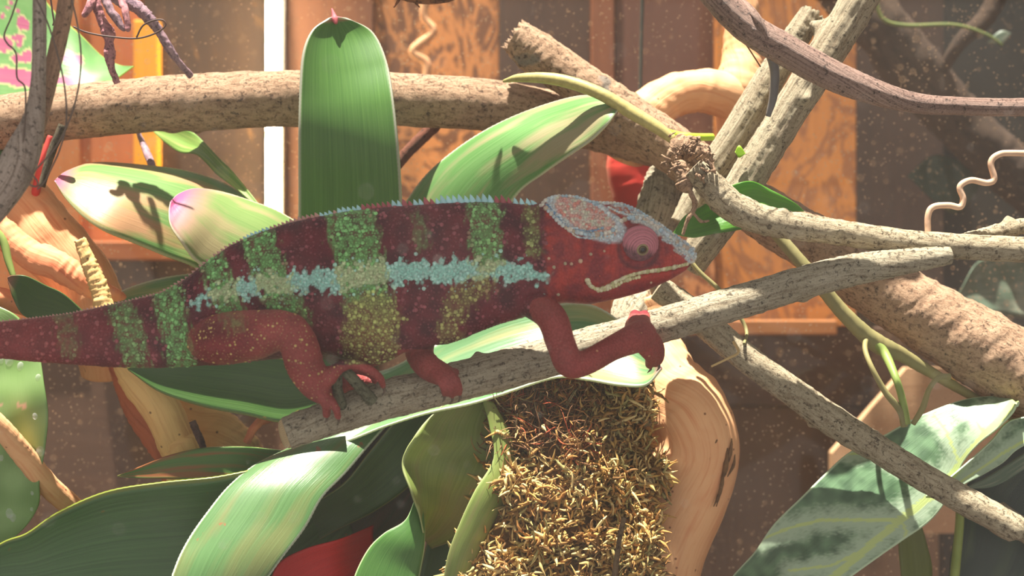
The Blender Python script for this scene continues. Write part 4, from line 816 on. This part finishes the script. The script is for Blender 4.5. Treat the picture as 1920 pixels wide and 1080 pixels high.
    md = tmp.modifiers.new('r', 'REMESH'); md.mode = 'VOXEL'; md.voxel_size = .00052; md.use_smooth_shade = True
    sm = tmp.modifiers.new('s', 'SMOOTH'); sm.factor = .5; sm.iterations = 9
    dg = bpy.context.evaluated_depsgraph_get(); ev = tmp.evaluated_get(dg); body = bpy.data.meshes.new_from_object(ev)
    bpy.data.objects.remove(tmp)
    nv = len(body.vertices); co = np.empty(nv*3); body.vertices.foreach_get('co', co); co = co.reshape(-1, 3)
    # --- image-free pattern, laid out along the flank
    def lp(c): return np.array(lin(*c)[:3])
    MAR, MAR2, RED, GRE, OLI, ORA, TUR, CRE = map(lp, ((122, 46, 56), (84, 34, 44), (182, 84, 80), (116, 166, 98), (150, 140, 84), (168, 104, 60), (164, 224, 208), (196, 218, 168)))
    GT, OT, TT, CT, MT, RT = map(lp, ((160, 232, 146), (226, 218, 130), (192, 246, 230), (214, 232, 180), (168, 96, 104), (206, 116, 106)))
    bands = [([(120, 595), (132, 650)], 24, .35, 0), ([(228, 585), (245, 625), (255, 690)], 30, .75, 0), ([(312, 550), (325, 600), (345, 690)], 32, .95, 0),
             ([(392, 485), (412, 530), (440, 600)], 29, 1, 0), ([(482, 440), (500, 500), (530, 570), (550, 600)], 36, 1, 0),
             ([(655, 405), (672, 480), (688, 560), (700, 600)], 50, 1, 0), ([(700, 600), (690, 640), (705, 680)], 58, .9, 1), ([(785, 410), (792, 458)], 18, .45, 0),
             ([(908, 385), (914, 480)], 34, .9, 0), ([(994, 400), (1000, 470)], 18, .8, 2), ([(905, 535), (862, 560), (842, 610), (850, 640)], 28, .8, 1), ([(560, 590), (580, 640)], 16, .6, 1)]
    stripe = [(350, 572), (400, 552), (440, 545), (480, 535), (560, 532), (620, 525), (700, 512), (800, 510), (870, 510), (920, 504), (980, 508), (1035, 522)]
    def pd(x, y, pl):
        b = np.full(x.shape, 1e9)
        for (ax, ay), (bx, by) in zip(pl[:-1], pl[1:]):
            dx, dy = bx-ax, by-ay; t = np.clip(((x-ax)*dx+(y-ay)*dy)/(dx*dx+dy*dy), 0, 1); b = np.minimum(b, np.hypot(x-ax-t*dx, y-ay-t*dy))
        return b
    def vn(x, y, f, k): return np.array([noise.noise(Vector((a*f, b*f, k))) for a, b in zip(x, y)])
    LEGS = [([(385, 640), (480, 627), (552, 620)], 50, -.0665), ([(552, 620), (575, 690), (600, 735)], 42, -.066), ([(955, 580), (1010, 580), (1040, 610), (1066, 685)], 32, -.0655), ([(1066, 685), (1200, 635)], 62, -.09),
            ([(600, 735), (720, 700)], 40, -.09), ([(787, 660), (845, 712)], 42, -.09)]
    def pattern(c):
        s = (c[:, 1]+D)/D*K; x = 960+c[:, 0]/s; y = 540-(c[:, 2]-CZ)/s
        n1 = vn(x, y, .03, 1.); n2 = vn(x, y, .09, 5.); n3 = vn(x*1.0, y*.35, .16, 9.)
        N = len(x); base = MAR[None]*(1-np.clip(.5+n1*1.3, 0, 1))[:, None]+MAR2[None]*np.clip(.5+n1*1.3, 0, 1)[:, None]
        tub = np.tile(MT, (N, 1)); dens = np.full(N, .35)
        # redder tail and belly
        k = (np.clip((300-x)/260, 0, 1)*.55)[:, None]; base = base*(1-k)+RED*k*.8+base*k*.2; tub = tub*(1-k)+RT*k
        gm = np.zeros(N)
        for pl, hw, st, kind in bands:
            d = pd(x, y, pl)+n3*16+n2*10
            m = np.clip((hw-d)/9, 0, 1)*st
            m = m*np.where(x < 1025, 1, 0)
            low = np.clip((y-555)/60, 0, 1)*np.where((x > 590), 1, 0) if kind == 0 else np.full(N, .75 if kind == 1 else .5)
            cb = GRE*(1-low)[:, None]+(OLI*.6+ORA*.4)*low[:, None]; ct = GT*(1-low)[:, None]+OT*low[:, None]
            # olive/orange network within the lower bands
            mb = m*np.clip(.72+n2*1.6, .25, 1); 
            if kind == 1: mb = mb*.75
            base = base*(1-mb)[:, None]+cb*mb[:, None]; tub = tub*(1-m)[:, None]+ct*m[:, None]; dens = np.maximum(dens, m*.9); gm = np.maximum(gm, m)
        # pale lateral stripe
        d = pd(x, y, stripe)+n2*20+n1*9+n3*10
        hw = np.interp(x, [340, 380, 480, 620, 700, 860, 940, 1040], [3, 10, 20, 22, 22, 21, 22, 8])
        m = np.clip((hw-d)/4, 0, 1); m *= np.where((x > 345) & (x < 1042), 1, 0)
        cm = np.clip(gm*1.3, 0, 1)[:, None]; cs = TUR*(1-cm)+CRE*.8*cm+GRE*.2*cm; ct = TT*(1-cm)+CT*cm
        base = base*(1-m)[:, None]+cs*m[:, None]; tub = tub*(1-m)[:, None]+ct*m[:, None]; dens = np.maximum(dens, m)
        near = np.clip((hw+16-d)/10, 0, 1)*(1-m)*np.where((x > 345) & (x < 1100), 1, 0)
        tub = np.where((near > .3)[:, None] & (vn(x, y, .4, 2.) > .12)[:, None], TT*.8+tub*.2, tub)
        # legs
        isleg = np.zeros(N, bool)
        for pl, hw, yl in LEGS:
            dd = pd(x, y, pl)
            if yl > -.08: lm = (dd < hw) & (c[:, 1] < yl)
            else: lm = (dd < hw) & (y > np.where(x > 1000, 588, np.where(x > 740, 655, 684)))
            isleg |= lm
        isleg |= (c[:, 2] < CZ+(540-694)*S)
        lc = RED*.82; tcol = RT*.75+OT*.25
        lc2 = lc[None]*(1-.25*np.clip(.5+n1, 0, 1))[:, None]
        fz = np.clip((pd(x, y, [(380, 640), (430, 632)])-60)/-30, 0, 1)[:, None]*.5
        base = np.where(isleg[:, None], lc2*(1-fz)+base*fz, base); tub = np.where(isleg[:, None], tcol, tub)
        dens = np.where(isleg, np.where(x < 640, .35, .03), dens)
        tub = np.where((isleg & (x < 640))[:, None], OT*.7+RT*.3, tub)
        # toes duller, greyer
        # head
        hd = np.clip((x-1018+n2*10-(y-450)*.02)/14, 0, 1)*np.where(isleg, 0, 1)
        hn = np.clip(.5+n1*1.2+n2*.7, 0, 1)[:, None]
        hc = lp((184, 64, 56))*hn+lp((140, 50, 56))*(1-hn)
        jaw = np.clip((y-(545-(x-1100)*.2))/14, 0, 1)[:, None]; hc = hc*(1-jaw*.5)+lp((118, 36, 48))*jaw*.5
        base = base*(1-hd)[:, None]+hc*hd[:, None]; tub = np.where((hd > .5)[:, None], lp((206, 96, 70)), tub); dens = np.where(hd > .5, .10, dens)
        so = np.clip(1-abs(np.hypot(x-1197, y-466)-37)/8, 0, 1)*hd*np.where(y > 440, 1, .4); so = so[:, None]*.75; base = base*(1-so)+lp((70, 40, 50))*so
        # casque: plate and rim
        cq = ((x-1098)*.88+(y-405)*.47)/66; cr = (-(x-1098)*.47+(y-405)*.88)/27; e = np.hypot(cq, cr)
        e2 = np.hypot((x-1165)*.8+(y-395)*.5, (-(x-1165)*.5+(y-395)*.8)*2.2)/36
        snout = pd(x, y, [(1165, 384), (1215, 408), (1260, 440), (1300, 472)])
        pl_m = np.clip((1.28-e)*5, 0, 1)*hd; plc = lp((232, 186, 178))*np.clip(.5+n2*2, 0, 1)[:, None]+lp((226, 222, 206))*np.clip(.5-n2*2, 0, 1)[:, None]
        base = base*(1-pl_m)[:, None]+plc*pl_m[:, None]
        rimm = np.clip(1-abs(e-1.15)/.22, 0, 1)*hd; base = base*(1-rimm)[:, None]+lp((206, 220, 224))*rimm[:, None]
        sm_ = np.clip((20-snout-n2*8)/6, 0, 1)*hd; base = base*(1-sm_)[:, None]+lp((210, 214, 208))*sm_[:, None]
        b2 = np.clip((1-np.hypot((x-1165)/26, (y-395)/9))*3, 0, 1)*hd; base = base*(1-b2)[:, None]+lp((196, 120, 96))*b2[:, None]
        head_t = np.where((rimm > .2)[:, None], lp((214, 230, 234)), np.where((pl_m > .3)[:, None], np.where((vn(x, y, .3, 3.) > 0)[:, None], lp((240, 166, 150)), lp((236, 234, 206))), tub))
        head_t = np.where((sm_ > .3)[:, None], np.where((vn(x, y, .3, 6.) > .1)[:, None], lp((238, 236, 226)), lp((190, 214, 222))), head_t)
        tub = head_t; dens = np.maximum(dens, np.maximum(np.maximum(pl_m, rimm), sm_))
        return x, y, base, tub, dens, isleg, hd
    x, y, base, tub, dens, isleg, hd = pattern(co)
    # mouth groove
    mouth = [(1098, 529), (1108, 537), (1122, 541), (1145, 533), (1170, 520), (1200, 513), (1240, 508), (1275, 502), (1294, 496)]
    md_ = pd(x, y, mouth); g = np.exp(-(md_/4.0)**2)*.0011*np.where(x > 1085, 1, 0)
    co[:, 1] += -np.sign(co[:, 1]-CY)*g
    # eye socket, casque hollow
    es = np.exp(-(np.hypot(x-1196, y-462)/26)**4)*.0022*np.where(hd > 0, 1, 0); co[:, 1] += -np.sign(co[:, 1]-CY)*es
    # skin folds on the legs and flank
    fold = np.array([noise.noise(Vector((a*.35, b*.06, 3))) for a, b in zip(x+y*.3, y)])
    nrm = np.empty(nv*3); body.vertices.foreach_get('normal', nrm); nrm = nrm.reshape(-1, 3)
    co += nrm*(fold*.00022*np.where(x < 1000, 1, .3))[:, None]
    body.vertices.foreach_set('co', co.ravel()); body.update()
    bvh = BVHTree.FromPolygons([Vector(v) for v in co], [tuple(p.vertices) for p in body.polygons])
    # --- raised scales, joined into the body mesh
    r = random.Random(2)
    ico = bmesh.new(); bmesh.ops.create_icosphere(ico, subdivisions=1, radius=1); iv = np.array([v.co[:] for v in ico.verts]); ifc = [tuple(v.index for v in f.verts) for f in ico.faces]; ico.free()
    ico2 = bmesh.new(); bmesh.ops.create_icosphere(ico2, subdivisions=2, radius=1); iv2 = np.array([v.co[:] for v in ico2.verts]); ifc2 = [tuple(v.index for v in f.verts) for f in ico2.faces]; ico2.free()
    pts = []; step = 6.4
    yy = 355.
    while yy < 760:
        xx = -10.+(step/2 if int(yy/step) % 2 else 0)
        while xx < 1312:
            pts.append((xx+r.uniform(-1.9, 1.9), yy+r.uniform(-1.9, 1.9))); xx += step
        yy += step*.88
    hits = []
    for (px, py) in pts:
        for side in (-1, 1):
            X = (px-960)*S; Z = CZ+(540-py)*S
            h = bvh.ray_cast(Vector((X, CY+side*.06, Z)), Vector((0, -side, 0)))
            if h[0] is not None: hits.append((h[0], h[1]))
    hc = np.array([h[0][:] for h in hits])
    hx, hy, hb, ht, hdn, hl, hh = pattern(hc)
    mdist = pd(hx, hy, mouth)
    eyed = np.hypot(hx-1197, hy-461)
    TV = []; TF = []; TC = []; off = 0
    for i, (p, nn) in enumerate(hits):
        if eyed[i] < 37 and hx[i] > 1100: continue
        if mdist[i] < 7 and hx[i] > 1090: continue
        q = r.random(); big = q < hdn[i]*(.22 if hdn[i] < .95 or hh[i] > .5 else .5)
        if big: rad = r.uniform(3.2, 5.0)
        elif r.random() < min(1, hdn[i]*1.1): rad = r.uniform(1.9, 2.7)
        else: continue
        if hl[i]: rad *= .62
        if hh[i] > .5: rad = r.uniform(3.0, 4.3) if hdn[i] > .3 else r.uniform(1.1, 1.8)
        rad *= S
        a, f = (iv, ifc)
        rot = np.array(nn.to_track_quat('Z', 'Y').to_matrix())
        sc = a*np.array([rad, rad, rad*(.55 if big else .4)])
        vv = sc @ rot.T+np.array(p[:])+np.array(nn[:])*rad*.05
        TV.append(vv); TF += [tuple(k+off for k in t) for t in f]; off += len(a)
        c = ht[i]*r.uniform(.8, 1.15) if (big or hdn[i] > .3) else ht[i]*.5+hb[i]*.5
        if not big: c = c*.5+hb[i]*.5
        TC.append(np.tile(np.clip(c, 0, 1), (len(a), 1)))
    # beaded ridges: casque rim, brow, snout, lips
    def beads(pl, rad, col, sp=1.5, h=.9, jit=.4):
        nonlocal off
        q = catmull([(a, b) for a, b in pl], 600); L = np.r_[0, np.cumsum(np.hypot(*np.diff(q, axis=0).T))]
        u = 0
        while u < L[-1]:
            px = np.interp(u, L, q[:, 0])+r.uniform(-jit, jit); py = np.interp(u, L, q[:, 1])+r.uniform(-jit, jit); rr_ = rad*r.uniform(.8, 1.2)
            for side in (-1, 1):
                X = (px-960)*S; Z = CZ+(540-py)*S
                hcast = bvh.ray_cast(Vector((X, CY+side*.06, Z)), Vector((0, -side, 0)))
                if hcast[0] is None: hcast = (bvh.find_nearest(Vector((X, CY+side*.004, Z)))[0], Vector((0, side, .6)).normalized())
                rot = np.array(hcast[1].to_track_quat('Z', 'Y').to_matrix())
                vv = (iv2*np.array([rr_*S, rr_*S, rr_*S*h])) @ rot.T+np.array(hcast[0][:])
                TV.append(vv); TF.extend(tuple(k+off for k in t) for t in ifc2); off += len(iv2)
                cc_ = col[r.randrange(len(col))]; TC.append(np.tile(lp(cc_)*r.uniform(.85, 1.1), (len(iv2), 1)))
            u += rad*sp
    blues = [(206, 222, 226), (220, 230, 226), (182, 210, 220), (228, 224, 208)]
    beads([(1014, 386), (1024, 376), (1040, 370), (1056, 369), (1080, 371), (1100, 377), (1118, 386), (1140, 402), (1156, 413)], 4.4, blues)
    beads([(1018, 386), (1030, 398), (1044, 414), (1062, 430), (1085, 438), (1112, 441), (1135, 438), (1150, 430), (1160, 418), (1172, 412), (1190, 410), (1208, 414), (1226, 424), (1244, 438), (1262, 450), (1284, 464), (1300, 476)], 5.0, blues+[(206, 190, 166)])
    beads([(1024, 384), (1038, 400), (1052, 418), (1068, 430), (1090, 434), (1112, 434), (1130, 428)], 2.6, [(120, 160, 196), (150, 180, 200)])
    beads([(1030, 392), (1045, 408), (1060, 424), (1078, 444), (1105, 448), (1130, 446), (1150, 440)], 2.2, blues)
    beads([(1112, 380), (1136, 382), (1162, 383), (1186, 391), (1206, 402), (1226, 415), (1248, 430), (1270, 446), (1290, 460), (1303, 472)], 4.4, blues)
    beads([(1140, 390), (1158, 399), (1176, 404), (1196, 404), (1214, 412), (1240, 428)], 2.8, blues)
    beads([(1304, 476), (1302, 486), (1296, 492), (1288, 488), (1280, 478)], 3.4, blues)
    beads([(1262, 470), (1276, 478), (1286, 486)], 3, [(200, 190, 180), (170, 120, 120)])
    lipc = [(226, 222, 172), (236, 232, 190), (206, 204, 150)]
    beads([(1100, 526), (1104, 534), (1114, 541), (1124, 542), (1140, 536), (1158, 525), (1180, 516), (1205, 510), (1235, 506), (1262, 501), (1290, 494)], 5.2, lipc, 1.0, .8, .2)
    beads([(1120, 545), (1140, 541), (1150, 537), (1162, 530), (1178, 524), (1200, 519)], 3.8, lipc, 1.5)
    for (px, py, rr_) in ((1086, 490, 4), (1058, 495, 4), (1070, 496, 3.2), (1028, 486, 3), (1038, 502, 3), (1105, 478, 2.6), (1130, 472, 2.4), (1046, 552, 3), (1218, 530, 3)):
        beads([(px, py), (px+1, py+.5)], rr_, [(206, 196, 160), (214, 180, 150)], 2)
    TVa = np.vstack(TV); TCa = np.vstack(TC)
    bf = np.array([p.vertices[:] if len(p.vertices) == 4 else tuple(p.vertices)+(p.vertices[0],) for p in body.polygons])
    AV = np.vstack([co, TVa]); AF = [tuple(dict.fromkeys(q)) for q in bf.tolist()]+[tuple(k+nv for k in t) for t in TF]
    cols = np.ones((len(AV), 4)); cols[:nv, :3] = np.clip(base, 0, 1); cols[nv:, :3] = TCa
    me = bpy.data.meshes.new('body'); me.from_pydata(AV.tolist(), [], AF)
    a_ = me.color_attributes.new('Col', 'FLOAT_COLOR', 'POINT'); a_.data.foreach_set('color', cols.ravel()); smooth(me)
    a = NT('chameleon_skin'); at = a.n('Attribute'); at.attribute_name = 'Col'; ob = a.coord('Object')
    v = a.voro(ob, 1150); v2 = a.voro(ob, 620)
    c = a.mix(a.ramp(v, [(.15, 0), (.75, .55)]), at.outputs['Color'], a.mix(1.0, at.outputs['Color'], (.5, .36, .4, 1), 'MULTIPLY'))  # shade in the granule crevices is darkened into the skin colour
    a.l(c, a.b.inputs['Base Color']); a.b.inputs['Roughness'].default_value = .55; a.b.inputs['Specular IOR Level'].default_value = .3
    a.b.inputs['Subsurface Weight'].default_value = .08; a.b.inputs['Subsurface Radius'].default_value = (.002, .0006, .0004); a.b.inputs['Subsurface Scale'].default_value = 1
    h = a.math('SUBTRACT', 1.0, v); a.l(a.bump(h, .8, .0003), a.b.inputs['Normal'])
    root = empty('chameleon', P(850, 690, CY), 'maroon, green and turquoise banded chameleon walking right along the perch', 'chameleon')
    bo = link('body', me, a.m, root)
    # dorsal crest
    V = []; F = []; C = []
    x = -18.
    while x < 1008:
        t = np.interp(x, top[:, 0], top[:, 1]); t2 = np.interp(x+4, top[:, 0], top[:, 1])
        hgt = np.interp(x, [0, 300, 480, 620, 750, 860, 960, 1008], [4, 5, 6.5, 9, 12, 15, 14, 10])*r.uniform(.8, 1.15); wb = hgt*.42+1.4
        if x > 700: wb = hgt*.36+1.4
        c3 = Vector(((x-960)*S, CY, CZ+(540-t-1.2)*S)); nx = Vector((4, 0, -(t2-t))).normalized(); up = Vector((-nx.z, 0, nx.x)); 
        up = (up - nx*.30).normalized(); 
        b0 = len(V); k = 8
        for lv, (hh_, ww) in enumerate([(-.25, 1), (.1, 1.0), (.45, .72), (.8, .4)]):
            for j in range(k):
                tt = 2*math.pi*j/k; V.append(c3+up*hgt*hh_*S+(nx*math.cos(tt)*wb+Vector((0, 1, 0))*math.sin(tt)*wb*.9)*ww*S)
        V.append(c3+up*hgt*1.1*S-nx*S*.8)
        for lv in range(3):
            for j in range(k): F.append((b0+lv*k+j, b0+lv*k+(j+1) % k, b0+(lv+1)*k+(j+1) % k, b0+(lv+1)*k+j))
        for j in range(k): F.append((b0+3*k+j, b0+3*k+(j+1) % k, b0+4*k))
        blue = (455 < x < 510) or (598 < x < 690 and r.random() < .9) or (735 < x < 760 ) or (778 < x < 800) or (820 < x < 925) or (960 < x)
        cc_ = lp((180, 226, 232)) if blue else (lp((200, 150, 140)) if x < 640 else lp((172, 84, 92)))
        C += [(*(cc_*r.uniform(.85, 1.1)), 1)]*(4*k+1)
        x += np.interp(x, [0, 480, 700, 860, 1000], [6.2, 7, 9.5, 11, 12])
    a = NT('crest'); at = a.n('Attribute'); at.attribute_name = 'Col'; a.l(at.outputs['Color'], a.b.inputs['Base Color']); a.b.inputs['Roughness'].default_value = .5
    link('dorsal_crest', mesh_from(V, F, cols=C), a.m, bo if False else root, label='row of pink and pale blue conical spines')
    # eyes
    em = NT('eye_turret_skin'); ob = em.coord('Object'); nz = em.noise(ob, 700, 4)
    ea = em.n('Attribute'); ea.attribute_name = 'Col'; em.l(em.mix(em.ramp(nz, [(.3, 0), (.75, .4)]), ea.outputs['Color'], lin(212, 140, 150)), em.b.inputs['Base Color']); em.b.inputs['Roughness'].default_value = .5
    em.l(em.bump(em.voro(ob, 1500), .5, .0002), em.b.inputs['Normal'])
    gm_ = plain_mat('eyelid_rim', lin(120, 104, 72), lin(168, 150, 110), 900, .4); pm = plain_mat('pupil', lin(14, 10, 12), rough=.08, spec=.8, bump=0)
    im = plain_mat('iris', lin(92, 72, 56), lin(120, 98, 70), 900, .2, .8)
    for side in (-1, 1):
        c3 = Vector(((1196-960)*S, CY+side*.0058, CZ+(540-461)*S)); axis = Vector((.17, side*.95, -.34)).normalized()
        e1 = axis.orthogonal().normalized(); e2 = axis.cross(e1)
        V = []; F = []; prof = []
        for i in range(41):
            t = i/40; R0 = 37*math.cos(t*1.32)**.85; H = -4+31*math.sin(t*1.32)
            R0 += 1.1*math.sin(t*62)*(1-t*.3)
            prof.append((R0, H))
        R_end = prof[-1][0]; prof += [(R_end-1.5, prof[-1][1]+.4), (R_end-3, prof[-1][1]-2)]
        n = 48
        for R0, H in prof:
            for j in range(n):
                tt = 2*math.pi*j/n; V.append(c3+(e1*math.cos(tt)+e2*math.sin(tt))*R0*S+axis*H*S)
        for i in range(len(prof)-1):
            for j in range(n): F.append((i*n+j, i*n+(j+1) % n, (i+1)*n+(j+1) % n, (i+1)*n+j))
        cols = []
        for v in V:
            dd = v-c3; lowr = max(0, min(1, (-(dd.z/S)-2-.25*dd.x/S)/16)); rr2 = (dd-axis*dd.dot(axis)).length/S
            rng = .5+.5*math.sin(rr2*1.35); k = min(1, lowr*.9+.5*rng) if rr2 > 10 else .5  # groove shade between rings painted in, lower half coloured darker
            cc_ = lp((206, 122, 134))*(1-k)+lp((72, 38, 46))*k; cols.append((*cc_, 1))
        eo = link('eye_turret', mesh_from(V, F, cols=cols), em.m, root, origin=c3, label='dusky pink ringed eye turret')
        tip = c3+axis*prof[40][1]*S
        def torus(R1, r1, cen, m, nm, par):
            V = []; F = []
            for i in range(32):
                t = 2*math.pi*i/32
                for j in range(10):
                    q = 2*math.pi*j/10; d = e1*math.cos(t)+e2*math.sin(t); V.append(cen+d*(R1+r1*math.cos(q))*S+axis*r1*math.sin(q)*S)
            for i in range(32):
                for j in range(10): F.append((i*10+j, ((i+1) % 32)*10+j, ((i+1) % 32)*10+(j+1) % 10, i*10+(j+1) % 10))
            return link(nm, mesh_from(V, F), m, par)
        torus(9.4, 1.9, tip, gm_, 'eyelid', eo)
        def ball(rad, cen, m, nm, fl=1.0):
            V = [cen+(e1*v[0]+e2*v[1]+axis*v[2]*fl)*rad*S for v in iv2]; return link(nm, mesh_from(V, ifc2), m, eo)
        ball(8.2, tip-axis*4.5*S, im, 'eyeball'); ball(5.4, tip-axis*.2*S, pm, 'pupil', .9)
    # claws
    cm_ = plain_mat('claw', lin(86, 74, 66), lin(120, 104, 90), 300, .35, bump=0)
    for (p0, p1, p2) in (((718, 722, -.064), (721, 734, -.0625), (716, 742, -.061)), ((703, 714, -.058), (706, 725, -.057), (702, 732, -.056)), ((861, 737, -.063), (863, 747, -.062), (858, 754, -.060)),
                         ((847, 741, -.064), (848, 751, -.063), (843, 757, -.061)), ((833, 739, -.064), (833, 748, -.063), (829, 754, -.061)), ((1233, 676, -.032), (1236, 688, -.031), (1231, 696, -.029)), ((1218, 683, -.033), (1220, 692, -.032), (1214, 699, -.030)),
                         ((612, 776, -.066), (613, 786, -.065), (609, 793, -.063)), ((634, 780, -.068), (635, 790, -.067), (631, 797, -.065))):
        tube('claw', [(*p0, 3.6), (*p1, 2.6), (*p2, .6)], cm_, root, seg=10, step=2)
build_chameleon()
